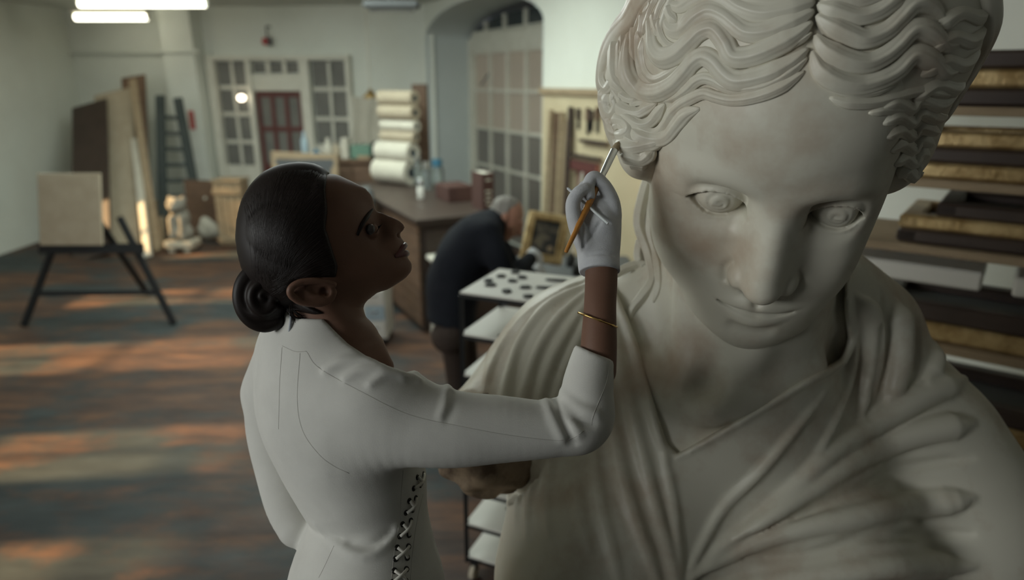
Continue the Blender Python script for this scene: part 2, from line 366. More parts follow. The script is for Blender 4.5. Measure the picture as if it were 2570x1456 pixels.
# left wall with window openings for the low sun
mb = MB(); XL = -6.6; ys = [-4]
for yc, hw in ((1.9, .42), (3.15, .32), (4.75, .36), (6.35, .30), (8.3, .34)):
    ys += [yc-hw, yc+hw]
ys += [12.2]
for a, b in zip(ys[::2], ys[1::2]): mb.box((XL-.12, (a+b)/2, CEIL/2), (.24, b-a, CEIL))
for a, b in zip(ys[1:-1:2], ys[2:-1:2]): mb.box((XL-.12, (a+b)/2, .5), (.24, b-a, 1.0)); mb.box((XL-.12, (a+b)/2, 2.98), (.24, b-a, .34))
struct(mb.build('wall_left', 'wall_paint'))
for i, (a, b) in enumerate(zip(ys[1:-1:2], ys[2:-1:2])):
    w_ = thing('window_%d' % (i+2), (XL-.12, (a+b)/2, 1.0), None, None); w_['kind'] = 'structure'
    for yy in (a+.02, (a+b)/2, b-.02): MB().box((XL-.12, yy, 1.905), (.05, .035, 1.81)).build('muntin', 'white_wood', w_)
    for zz_ in (1.02, 1.6, 2.2, 2.79): MB().box((XL-.12, (a+b)/2, zz_), (.05, b-a, .035)).build('muntin', 'white_wood', w_)
# pilaster, skirting, pipes, cornice line
mb = MB(); pu0, pu1 = BW.uv(428, 60)[0], BW.uv(505, 60)[0]; BW.box(mb, pu0, pu1, 0, CEIL, 0, .28); struct(mb.build('trim_2', 'wall_paint'))
mb = MB(); BW.box(mb, -7, pu0, .02, .16, 0, .03); BW.box(mb, pu1, BW.uv(530, 300)[0], .02, .16, 0, .03); struct(mb.build('baseboard_back', 'white_wood'))
mb = MB(); za_ = BW.uv(540, 132)[1]; mb.bar(BW.pt(-6.8, za_, .06), BW.pt(pu0, za_, .06), .022); mb.bar(BW.pt(pu0-.05, za_, .30), BW.pt(pu1+.1, za_, .30), .022)
up_ = BW.uv(540, 300)[0]; mb.bar(BW.pt(pu1+.12, .3, .06), BW.pt(pu1+.12, za_, .06), .02); tag(mb.build('wall_pipe', 'wall_paint', None, 'auto'), 'thin painted pipe running along the back wall and around the pilaster', 'pipe')
# arched window set at the back of the opening
WN = thing('window_1', RW.pt(um, 0, -RD+.06), None, None); WN['kind'] = 'structure'; WO = -RD+.03
wl, wr_ = u0+.02, u1+.32
def wv(x, y): return RW.uv(x, y, WO)
def wbox(name, a, b, c, d, o0, o1, m): mb = MB(); RW.box(mb, a, b, c, d, o0, o1, .004 if 'muntin' in name else 0); return mb.build(name, m, WN)
us = [wv(x, y)[0] for x, y in ((1196, 230), (1236, 230), (1279, 230), (1327, 230))]; du = us[2]-us[1]; us = [us[0], us[0]+du, us[0]+2*du, us[0]+3*du, us[0]+4*du]
zr = [wv(1196, 500)[1]-.9, wv(1196, 408)[1], wv(1196, 318)[1], wv(1196, 226)[1], wv(1196, 134)[1]]
for i in range(4):
    for j in range(4): wbox('pane', us[i]+.015, us[i+1]-.015, zr[j]+.012, zr[j+1]-.012, WO-.006, WO+.002, 'street_glass' if j > 1 else 'street_glass_low')
for u in us: wbox('muntin', u-.022, u+.022, zr[0], zr[-1], WO-.02, WO+.045, 'white_wood')
for z in zr: wbox('muntin', us[0], us[-1], z-.020, z+.020, WO-.02, WO+.04, 'white_wood')
wbox('transom_panel', us[0]-.02, us[-1], zr[-1]+.02, wv(1200, 84)[1], WO-.02, WO+.05, 'white_wood')
wbox('stile', u0, us[0]-.02, .02, zs, WO-.02, WO+.06, 'white_wood'); wbox('sill_panel', us[0], us[-1], .02, zr[0]-.02, WO-.02, WO+.03, 'wall_paint')
zt = wv(1200, 84)[1]; ub = [us[0]+du*.0, us[0]+du*.75, us[0]+du*1.85, us[0]+du*2.95, us[0]+du*4]
def atop(u): q = min(max((u-um)/hwid, -1), 1); return zs+(za-.10-zs)*math.sqrt(max(0, 1-q*q))
for a, b in zip(ub[:-1], ub[1:]):
    n = 6; poly = [(a+.02, zt+.01), (b-.02, zt+.01)]+[(b-.02+(a-b+.04)*k/n, max(zt+.02, atop(b-.02+(a-b+.04)*k/n))) for k in range(n+1)]
    prism(MB(), poly, RW, WO-.006, WO+.002); mb = MB(); prism(mb, poly, RW, WO-.006, WO+.002); mb.build('pane', 'dark_glass', WN)
for u in ub[1:-1]: wbox('muntin', u-.022, u+.022, zt, max(zt+.05, atop(u)), WO-.02, WO+.045, 'white_wood')
wbox('muntin', us[0]-.02, us[-1], zt-.02, zt+.02, WO-.02, WO+.05, 'white_wood')
MB().bar(RW.pt(us[1], wv(1236, 185)[1], WO+.05), RW.pt(us[1]-.09, wv(1236, 215)[1], WO+.13), .012).build('latch', 'grey_paint', WN)
# glazed door set
DR = thing('door_1', BW.pt(BW.uv(700, 300)[0], 0, .02), None, None); DR['kind'] = 'structure'
def du_(x, y=185): return BW.uv(x, y)[0]
def dz(y, x=590): return BW.uv(x, y)[1]
def dbox(name, a, b, c, d, o0, o1, m, par=None): mb = MB(); BW.box(mb, a, b, c, d, o0, o1, .004); return mb.build(name, m, par or DR)
dl, dr_ = du_(528), du_(884); ztop = dz(140)
dbox('head_rail', dl, dr_, dz(152), ztop, 0, .12, 'white_wood'); dbox('post', dl, du_(548), 0, dz(152), 0, .11, 'white_wood'); dbox('post', du_(873), dr_, 0, dz(152), 0, .11, 'white_wood')
dbox('post', du_(625), du_(638), 0, dz(152), 0, .11, 'white_wood'); dbox('post', du_(758), du_(782), 0, dz(152), 0, .11, 'white_wood'); dbox('header_panel', du_(638), du_(758), dz(228), dz(186), 0, .07, 'white_wood')
for cols, rows in (([(551, 584), (591, 623)], [(155, 214), (225, 281), (292, 350), (361, 412)]), ([(786, 825), (834, 872)], [(155, 218), (229, 291), (302, 358)])):
    a, b = du_(cols[0][0]), du_(cols[1][1]); lf = dbox('leaf', a-.02, b+.02, 0.03, dz(rows[-1][1])-.01, .02, .07, 'white_wood')
    for ci, c_ in enumerate(cols):
        for r_ in rows: dbox('pane', du_(c_[0]), du_(c_[1]), dz(r_[1]), dz(r_[0]), .028, .036, 'dim_glass')
    m_ = (du_(cols[0][1])+du_(cols[1][0]))/2; dbox('muntin', m_-.02, m_+.02, dz(rows[-1][1]), dz(rows[0][0]), .02, .06, 'white_wood')
    for r1, r2 in zip(rows[:-1], rows[1:]): z_ = (dz(r1[1])+dz(r2[0]))/2; dbox('muntin', a, b, z_-.025, z_+.025, .02, .06, 'white_wood')
for a, b in ((641, 673), (683, 714), (724, 756)): dbox('pane', du_(a), du_(b), dz(183), dz(157), .028, .036, 'dim_glass')
for a, b in ((673, 683), (714, 724)): dbox('muntin', du_(a), du_(b), dz(186), dz(152), .02, .06, 'white_wood')
ia, ib = du_(641), du_(756); dbox('inner_door_panel', ia, ib, .03, dz(229), .005, .03, 'red_door')
for k in range(4): u = ia+.03+(ib-ia-.06)*k/3; dbox('inner_door_stile', u-.03, u+.03, .03, dz(232), .03, .06, 'red_door')
for z_ in (dz(237), dz(322), .9, .2): dbox('inner_door_rail', ia, ib, z_-.035, z_+.035, .03, .058, 'red_door')
for k in range(3):
    for z0, z1 in ((dz(318), dz(241)), (.94, dz(327))): dbox('pane', ia+.06+(ib-ia-.06)*k/3, ia+(ib-ia-.06)*(k+1)/3, z0, z1, .031, .037, 'dim_glass')
# ================================================================ the colossal marble statue
mat('marble', (.66, .635, .535), .42, .45, var=(.42, .31, .22), scale=6.5, amt=.78, stops=(.47, .72), bump=.05, bscale=90)
STATUE = thing('marble_statue', (.45, 1.45, .42), 'colossal white marble statue of a draped woman with bowed head', 'statue')
def rotv(wv):
    a = np.linalg.norm(wv); k = np.array(wv)/a; K = np.array([[0, -k[2], k[1]], [k[2], 0, -k[0]], [-k[1], k[0], 0]])
    return np.eye(3)+math.sin(a)*K+(1-math.cos(a))*K @ K
HS = 2.7
HM = np.eye(4); HM[:3, :3] = HS*rotv((.481096, .001812, -.304116)) @ np.diag([1., -1, 1]); HM[:3, 3] = (.395373, .997343, 1.970267)
# the head's own frame: x to the viewer's right, y out of the face, z up, life-size metres, eyes at z = 0
def to_world(P): P = np.asarray(P, float); return P @ HM[:3, :3].T+HM[:3, 3]
H = Grid((-.096, -.21, -.132), (.096, .045, .125), .00095, HM)
H.ell((0, -.085, .040), (.076, .098, .082), pad=.03)
H.ell((0, -.058, .036), (.0685, .0715, .062), .02)                    # forehead
H.ell((0, -.060, -.022), (.0690, .066, .085), .02)                    # middle face
H.ell((0, -.055, -.062), (.0630, .061, .046), .025)                    # jaw
H.ell((0, -.022, -.092), (.040, .032, .026), .022)                     # chin
H.ell((0, -.007, -.0985), (.0165, .0165, .0150), .016)
for s in (-1, 1):
    H.ell((s*.039, -.033, -.034), (.027, .030, .034), .024)            # cheek
    H.ell((s*.042, -.046, -.058), (.018, .028, .024), .02)
    H.ell((s*.052, -.046, .004), (.019, .034, .034), .02)             # temple
H.ell((0, -.013, -.066), (.032, .022, .022), .020)                    # muzzle
for s in (-1, 1):
    H.ell((s*.0300, .0130, .0000), (.0190, .0215, .0145), .010, 's')   # socket
    H.ell((s*.0175, .013, -.003), (.0070, .0150, .0115), .008, 's')
for s in (-1, 1):                                                     # brow
    H.tube([(s*.008, .0030, .0180, .0070), (s*.018, .0030, .0215, .0070), (s*.032, .0000, .0215, .0066), (s*.045, -.009, .0170, .006), (s*.056, -.024, .008, .006)], .010)
# nose: straight broad ridge
H.loft([(0, .0005, .026, .0095, .009), (0, .0035, .012, .0090, .010), (0, .0075, -.004, .0092, .0115), (0, .0120, -.018, .0096, .0125), (0, .0170, -.032, .0102, .0125), (0, .0190, -.041, .0100, .0110)], (1, 0, 0), .007)
H.loft([(0, .001, .016, .0125, .007), (0, .0025, -.008, .0145, .009), (0, .0055, -.030, .0160, .012), (0, .007, -.042, .0165, .010)], (1, 0, 0), .010)
H.ell((0, .0200, -.0425), (.0098, .0105, .0090), .005)
for s in (-1, 1):
    H.ell((s*.0138, .0108, -.0440), (.0050, .0090, .0068), .005)
    H.tube([(s*.0190, .0100, -.0360, .0003), (s*.0215, .0082, -.0425, .0005), (s*.0205, .0092, -.0500, .0004)], .005, 's')
    H.ell((s*.0062, .0150, -.0535), (.0034, .0065, .0035), .003, 's')
# lips
H.tube([(-.0262, .0018, -.0640, .0022), (-.014, .0098, -.0648, .0042), (-.005, .0130, -.0632, .0048), (0, .0126, -.0642, .0046), (.005, .0130, -.0632, .0048), (.014, .0098, -.0648, .0042), (.0262, .0018, -.0640, .0022)], .004)
H.tube([(-.0215, .0030, -.0705, .0024), (-.010, .0100, -.0748, .0046), (0, .0122, -.0762, .0056), (.010, .0100, -.0748, .0046), (.0215, .0030, -.0705, .0024)], .004)
H.tube([(-.0272, .0045, -.0650, .0008), (-.0225, .0072, -.0672, .0013), (-.014, .0125, -.0690, .0013), (-.006, .0158, -.0690, .0014), (0, .0160, -.0702, .0014), (.006, .0158, -.0690, .0014), (.014, .0125, -.0690, .0013), (.0225, .0072, -.0672, .0013), (.0272, .0045, -.0650, .0008)], .003, 's')
H.tube([(-.010, .0150, -.0862, .0012), (0, .0166, -.0872, .0020), (.010, .0150, -.0862, .0012)], .008, 's')
H.tube([(0, .0155, -.053, .0008), (0, .0168, -.060, .0015)], .004, 's')
# eyes: ball, thick lids
for s in (-1, 1):
    EB = np.array([s*.0315, -.0140, -.0010]); ER = .0150
    H.ell(EB, ER, .0010)
    def onball(u, v, d=0.0): return (EB[0]+s*u, EB[1]+math.sqrt(max((ER+d)**2-u*u-v*v, 1e-6)), EB[2]+v)
    UP = np.array([(-.0175, -.0058), (-.0150, -.0030), (-.0115, .0018), (-.0065, .0056), (0, .0072), (.0070, .0062), (.0120, .0030), (.0160, -.0010), (.0185, -.0030)])
    LO = np.array([(-.0175, -.0058), (-.0150, -.0068), (-.0110, -.0084), (-.0055, -.0104), (.0010, -.0112), (.0070, -.0098), (.0120, -.0066), (.0160, -.0034), (.0185, -.0030)])
    LR = np.array([.0185, .0180, .0172])
    m = LR+.008; sl = H.block(EB-m, EB+m); X, Y, Z = H.xyz(sl); X, Y, Z = X-EB[0], Y-EB[1], Z-EB[2]
    k0 = np.sqrt((X/LR[0])**2+(Y/LR[1])**2+(Z/LR[2])**2); k1 = np.sqrt((X/LR[0]**2)**2+(Y/LR[1]**2)**2+(Z/LR[2]**2)**2)+1e-6
    lid = k0*(k0-1)/k1; uu = s*X
    opn = np.maximum(Z-np.interp(uu, UP[:, 0], UP[:, 1], left=-.006, right=-.003), np.interp(uu, LO[:, 0], LO[:, 1], left=-.0055, right=-.003)-Z)
    opn = opn*.8+0*Y
    H.f[sl] = smin(H.f[sl], lid.astype(np.float32), .0022)                       # lid mass
    ball = np.sqrt(X*X+Y*Y+Z*Z)-ER
    cut = np.maximum(np.maximum(opn, -Y), -ball-.0015).astype(np.float32)              # almond opening in front of the ball
    H.f[sl] = -smin(-H.f[sl], cut, .0010); H.f[sl] = smin(H.f[sl], ball.astype(np.float32), .0008)
    H.tube([(s*.0475, -.0090, -.0028, .0010), (s*.0540, -.0160, -.0050, .0005)], .003, 's')
    ring = []                                                                               # engraved iris and curl
    for i in range(25): t = 2*math.pi*i/24; ring.append((*onball(-.0005+.0062*math.cos(t), -.0010+.0062*math.sin(t), .0002), .0009))
    H.tube(ring, .0010, 's', n=44)
    curl = [(*onball(-.0005+(.0004+.00026*i)*math.cos(.4+i*.42), -.0014+(.0004+.00026*i)*math.sin(.4+i*.42), .0000), .0009) for i in range(13)]
    H.tube(curl, .0010, 's', n=30)
# the far cheek and temple are carved narrower than the near ones
xs = H.ax[0].astype(float); tt = np.clip((xs-.030)/.055, 0, 1); src = np.interp(xs, xs-.0170*tt*tt*(3-2*tt), xs)
gi = np.clip((src-H.lo[0])/H.h, 0, H.n[0]-1.001); i0 = gi.astype(int); fr = (gi-i0).astype(np.float32)[:, None, None]
H.f = np.minimum(H.f, .05); H.f = H.f[i0]*(1-fr)+H.f[i0+1]*fr
HV, HF = H.net(); HV = relax(HV, HF, 1, .4)
put_mesh('head', HV, HF, 'marble', STATUE)

# ---------------------------------------------------------------- carved hair: a mass with wavy locks drawn off a centre parting
HB = Grid((-.150, -.245, -.132), (.130, .045, .165), .0022, HM)
X, Y, Z = HB.xyz((slice(None),)*3); i3 = [np.clip(np.round((HB.ax[i]-H.lo[i])/H.h).astype(int), 0, H.n[i]-1) for i in range(3)]
HB.f = np.where((X > -.0955) & (X < .0955) & (Y > -.2) & (Y < .0445) & (Z > -.131) & (Z < .1245), H.f[np.ix_(*i3)], .05).astype(np.float32)
HO = Grid(HB.lo, (.130, .045, .165), .0022, HM)                       # the hair mass alone
hloc = lambda x, y, d: (np.linalg.inv(HM) @ np.r_[pix(x, y, d), 1])[:3]
for g in (HO, HB):
    g.ell(hloc(1614, 225, 1.20), (.0265, .045, .050), .012)
    g.ell(hloc(1622, 345, 1.14), (.018, .030, .024), .012)
    g.ell(hloc(1658, 470, 1.20), (.007, .020, .032), .010)
    g.ell((-.004, -.098, .058), (.094, .103, .082), .004, pad=.04)
    g.ell((-.062, -.088, .010), (.032, .060, .040), .012)
    g.ell((.056, -.090, .010), (.030, .060, .040), .012)
    g.ell((0, -.196, .030), (.050, .030, .040), .02)                  # knot at the back
    if g is HO: g.tube([(.004, -.002, .074, .003), (.004, -.020, .112, .006), (.004, -.070, .142, .006)], .012, 's')
OV, OF = HO.net(); put_mesh('hair_mass', relax(OV, OF, 2), OF, 'marble', STATUE)
def c1(*P): return [(1480+x/3.4667, y/3.4667) for x, y in P]
def c2(*P): return [(1840+x/3.4667, y/3.4667) for x, y in P]
LOCKS = [  # photo-pixel centre line, half width in pixels, height / width
 (c2((625, 620), (420, 755), (200, 840), (0, 872))+c1((1100, 845), (1000, 815), (900, 850), (800, 905), (720, 980), (655, 1085), (560, 1170), (455, 1185)), 17, .75),
 (c2((650, 500), (500, 620), (300, 735), (100, 775))+c1((1200, 765), (1080, 700), (1000, 680), (930, 705), (850, 780), (740, 850), (620, 880)), 16, .8),
 (c2((655, 420), (500, 545), (300, 650), (100, 700), (0, 695))+c1((1160, 630), (1085, 540), (1000, 492), (915, 530), (830, 630), (720, 740), (580, 800), (430, 770), (340, 660), (325, 480), (345, 320), (362, 215)), 27, .75),
 (c2((690, 190), (550, 300), (350, 410), (150, 490), (0, 490))+c1((1180, 370), (1085, 255), (980, 270), (880, 360), (760, 470), (640, 500), (560, 420), (535, 280), (500, 130)), 28, .75),
 (c2((705, 90), (500, 190), (300, 270), (120, 280), (0, 200))+c1((1160, 130), (1040, 90), (920, 150), (800, 260), (700, 250), (640, 150)), 27, .65),
 (c2((712, 10), (480, 80), (240, 110), (60, 60))+c1((1180, -20), (1020, -60), (900, -10), (790, 60), (690, 30)), 28, .65),
 (c2((712, -90), (450, -40), (200, -20), (20, -70))+c1((1150, -160), (1000, -190), (860, -120), (740, -90)), 30, .65),
 (c2((690, 280), (560, 370), (380, 480), (200, 560), (60, 575)), 9, .9),
 (c1((460, 330), (455, 480), (490, 620), (570, 690), (690, 640), (780, 560)), 13, .8),
 (c1((425, 240), (415, 400), (425, 560), (470, 680), (560, 735)), 10, .9),
 (c1((600, 160), (620, 300), (690, 400), (780, 400)), 12, .8),
 (c1((225, 890), (310, 965), (420, 990), (500, 945), (585, 890)), 18, .85),
 (c1((650, 905), (600, 990), (520, 1070), (430, 1085), (340, 1030), (245, 975)), 17, .9),
 (c1((340, 930), (400, 900), (470, 890), (540, 880)), 10, .9),
 (c1((190, 1060), (250, 1040), (320, 1070), (345, 1130), (290, 1175), (215, 1160)), 17, .9),
 (c1((215, 1105), (260, 1090), (300, 1120)), 11, 1.0),
 (c1((365, 1115), (440, 1190), (570, 1215), (680, 1190), (760, 1090), (850, 990), (960, 945)), 21, .75),
 (c1((700, 1000), (640, 1100), (560, 1150), (460, 1130), (380, 1080)), 12, .9),
 (c1((230, 1230), (320, 1285), (430, 1275), (560, 1245), (660, 1220)), 20, .8),
 (c1((270, 1340), (370, 1370), (450, 1390), (520, 1340), (560, 1290)), 20, .8),
 (c1((340, 1420), (420, 1440), (500, 1450)), 13, .9),
 (c1((225, 340), (215, 480), (205, 600), (235, 720), (310, 800)), 20, .8),
 (c1((275, 330), (262, 480), (262, 620), (290, 730)), 13, .9),
 (c1((150, 520), (125, 620), (120, 720), (160, 770), (200, 700), (180, 640)), 16, .9),
 (c1((165, 800), (150, 880), (165, 960), (205, 985), (235, 920), (215, 840), (260, 800)), 16, .9),
 (c1((110, 760), (105, 900), (135, 1010), (190, 1080)), 13, .9),
 (c1((235, 1190), (240, 1260), (290, 1300)), 13, .9),
 (c1((400, 130), (385, 260), (380, 400), (390, 540)), 15, .85), (c1((300, 240), (285, 380), (280, 520)), 13, .85),
 (c1((180, 380), (160, 470), (140, 560)), 13, .85), (c1((250, 800), (330, 860), (440, 880)), 12, .9), (c1((200, 760), (240, 830), (300, 900)), 12, .9),
 (c1((120, 600), (95, 720), (92, 850), (105, 960)), 12, .85), (c1((150, 1000), (170, 1090), (215, 1170)), 13, .9), (c1((300, 1180), (380, 1230), (480, 1240)), 12, .9),
 (c1((560, 100), (575, 220), (620, 320)), 13, .85), (c1((470, 100), (455, 220), (440, 330)), 13, .85), (c1((680, 40), (700, 130), (760, 190)), 14, .8),
 (c1((560, 10), (520, 80), (470, 120)), 14, .8), (c1((450, 60), (410, 150), (380, 230)), 13, .8), (c1((340, 180), (310, 280), (300, 330)), 12, .8),
 # right of the parting
 (c2((840, 850), (980, 895), (1200, 900), (1420, 850), (1640, 790), (1850, 820), (2000, 760)), 15, .8),
 (c2((690, 440), (760, 600), (900, 705), (1100, 745), (1300, 690), (1430, 610), (1560, 480), (1700, 520), (1850, 640), (1980, 600)), 28, .75),
 (c2((715, 300), (800, 420), (950, 515), (1150, 555), (1310, 490), (1430, 390), (1560, 260), (1700, 280), (1850, 400), (1980, 380)), 28, .75),
 (c2((725, 130), (850, 220), (1000, 300), (1150, 345), (1320, 280), (1440, 170), (1570, 40), (1720, 60), (1850, 180)), 27, .75),
 (c2((735, 30), (900, 100), (1080, 150), (1250, 110), (1400, 0), (1560, -120)), 26, .7),
 (c2((735, -80), (900, -40), (1080, 0), (1250, -60), (1400, -160)), 26, .7),
 (c2((700, 520), (780, 680), (900, 790), (1060, 825), (1250, 800), (1430, 730)), 10, .9),
 (c2((1180, 985), (1320, 960), (1480, 960), (1640, 900), (1800, 930)), 13, .8),
]
for r_ in range(8):                                                    # the hair drawn back over the ear on the far side
    y_ = 255+34*r_; LOCKS.append(([(2205+10*r_, y_+22), (2248+5*r_, y_+4), (2285+2*r_, y_+20), (2310, y_-6), (2362, y_+10), (2420, y_-30), (2470, y_-40)], 19, .75))
for r_ in range(4): LOCKS.append(([(2290+20*r_, 250-60*r_), (2350+20*r_, 215-60*r_), (2400+20*r_, 225-60*r_), (2450+15*r_, 180-60*r_)], 20, .75))
for r_ in range(6): x_ = 1560+22*r_; LOCKS.append(([(x_+30, 5-6*r_), (x_+10, 30-4*r_), (x_, 62-5*r_), (x_-12, 100-4*r_)], 11, .85))
for P, hw, hf in LOCKS:
    Q = crv(np.array([(x, y, 0.) for x, y in P]), max(14, 5*len(P)))
    Q = np.array([q for q in Q if HB.hit(q[0], q[1])[1]])
    if len(Q) < 6: continue
    G3 = HB.path([(a, b) for a, b, _ in Q])
    dep = (G3-CAM) @ CF
    for _ in range(4): dep[1:-1] = .25*dep[:-2]+.5*dep[1:-1]+.25*dep[2:]
    G3 = np.array([pix(a, b, d) for (a, b, _), d in zip(Q, dep)]); N3 = HB.normal(G3, .02)
    view = (CAM-G3)/np.linalg.norm(CAM-G3, axis=1, keepdims=True); N3 = N3+.35*view
    for _ in range(3): N3[1:-1] = .25*N3[:-2]+.5*N3[1:-1]+.25*N3[2:]
    N3 /= np.linalg.norm(N3, axis=1, keepdims=True)+1e-9
    n = len(Q); t = np.linspace(0, 1, n); env = np.sqrt(np.clip(np.minimum(t/.14, (1-t)/.22), 0.03, 1))
    ww = hw*dep/FPX*env*(1+.08*np.sin(9*t)); mb = MB()
    lock_mesh(mb, G3-N3*(ww*hf*.25)[:, None], N3, ww, ww*hf*1.15, gro=3, ga=.055, m=32)
    mb.build('hair_lock', 'marble', STATUE, smooth=True)
# the rest of the hair: waves falling from the parting over the crown and round to the knot
for sd_ in (-1, 1):
    for k, y0 in enumerate(np.linspace(-.060, -.190, 9)):
        n = 34; t = np.linspace(.06, 1, n); a_ = t*math.radians(118); P = np.c_[-.004+sd_*.10*np.sin(a_), y0-.012*t+.0075*np.sin(t*15+k*.9)*(.4+.6*t)-.02*t*t, .050+.09*np.cos(a_)]
        for _ in range(7):
            W_ = P @ HM[:3, :3].T+HM[:3, 3]; d_ = HO.sample(W_); N_ = HO.normal(W_, .012) @ HM[:3, :3]/HS**2*HS; N_ /= np.linalg.norm(N_, axis=1, keepdims=True)+1e-9; P = P-N_*np.clip(d_, -.02, .02)[:, None]
        for _ in range(2): P[1:-1] = .25*P[:-2]+.5*P[1:-1]+.25*P[2:]
        W_ = P @ HM[:3, :3].T+HM[:3, 3]; N3 = HO.normal(W_, .03); px_ = (W_-CAM) @ CF; qx = 1285+FPX*((W_-CAM) @ CR)/px_; qy = 728-FPX*((W_-CAM) @ CU)/px_
        keep = (qy < -25) | (qx > 2455) | (N3 @ unit(CAM-W_.mean(0)) < .05)
        if keep.sum() < 8: continue
        i0_ = int(np.argmax(keep)) if keep[0] or True else 0; seg = np.nonzero(keep)[0]; W_, N3 = W_[seg[0]:], N3[seg[0]:]; n = len(W_); t = np.linspace(0, 1, n); ww = .0105*HS*np.sqrt(np.clip(np.minimum(t/.1+.1, (1-t)/.2), .03, 1)); mb = MB()
        lock_mesh(mb, W_-N3*(ww*.2)[:, None], N3, ww, ww*.8, 3, .055, 24); mb.build('hair_lock', 'marble', STATUE, smooth=True)
# ---------------------------------------------------------------- the statue's neck, chest and drapery
B = Grid((-.22, .84, .40), (1.12, 1.80, 2.02), .005)
B.loft([(.43, 1.47, 1.59, .33, .12), (.42, 1.43, 1.50, .39, .20), (.41, 1.39, 1.40, .40, .26), (.40, 1.38, 1.20, .39, .27), (.40, 1.40, .95, .37, .26), (.41, 1.42, .60, .39, .29), (.41, 1.42, .30, .40, .30)], (1, 0, 0), pad=.06)
B.ell((.10, 1.42, 1.48), (.14, .15, .13), .10, pad=.16); B.ell((.77, 1.42, 1.50), (.15, .15, .13), .10, pad=.16)   # shoulders
B.ell((.17, 1.15, 1.16), (.19, .15, .22), .14, pad=.2); B.ell((.63, 1.15, 1.16), (.19, .15, .22), .14, pad=.2)     # breasts
P0, P1 = np.array([.085, 1.40, 1.48]), pix(1248, 1085, 1.45)
B.tube([(*P0, .13), (*(.5*P0+.5*P1), .12), (*P1, .105)], .06, pad=.09)
B.tube([(.80, 1.40, 1.49, .14), (.90, 1.33, 1.38, .13), (.99, 1.24, 1.24, .125)], .06, pad=.09)
B.tube([(.90, 1.33, 1.38, .13), (.97, 1.24, 1.18, .15), (.95, 1.28, .90, .17), (.90, 1.34, .50, .17)], .08, pad=.1)
NK0, NK1 = pix(1905, 600, 1.26), pix(1838, 960, 1.42)
B.tube([(*NK0, .15), (*(.5*NK0+.5*NK1), .150), (*NK1, .175)], .07, pad=.09)
# trapezius slopes, collar bones, throat
B.tube([(*pix(1760, 700, 1.42), .10), (*pix(1560, 800, 1.50), .10), (*pix(1430, 850, 1.50), .10)], .07, pad=.09)
B.tube([(*pix(2050, 740, 1.40), .10), (*pix(2160, 820, 1.46), .10)], .07, pad=.09)
SK = Grid(B.lo, (1.12, 1.80, 2.02), .005); SK.f = B.f.copy()
SK.tube(SK.path([(1715, 700, .010), (1720, 850, .016), (1740, 960, .020), (1765, 1010, .012)], -.004), .05)               # neck tendon
SK.tube(SK.path([(1900, 880, .012), (1840, 970, .012), (1800, 1020, .010)], -.004), .05)
SK.ell(SK.hit(1762, 985)[0]+np.array([0, -.012, 0]), (.022, .03, .024), .04, 's')                                         # pit of the throat
SK.tube(SK.path([(1745, 1030, .010), (1690, 1000, .014), (1620, 930, .012)], -.004), .05)
SK.tube(SK.path([(1800, 1030, .010), (1900, 1000, .014), (2050, 930, .012)], -.004), .05)
for a0, a1 in ((P0, P1),):
    ad = unit(a1-a0); cutp = a1-ad*.10; sl = SK.block(a1-.24, a1+.24); x, y, z = SK.xyz(sl)
    SK.f[sl] = np.where((x-a1[0])**2+(y-a1[1])**2+(z-a1[2])**2 < .2**2, np.maximum(SK.f[sl], (x-cutp[0])*ad[0]+(y-cutp[1])*ad[1]+(z-cutp[2])*ad[2]), SK.f[sl])
X, Y, Z = SK.xyz((slice(None),)*3); SK.f = np.maximum(SK.f, (.435-Z)+0*X+0*Y)
V_, F_ = SK.net(); body = put_mesh('body', relax(V_, F_, 2), F_, 'marble', STATUE)
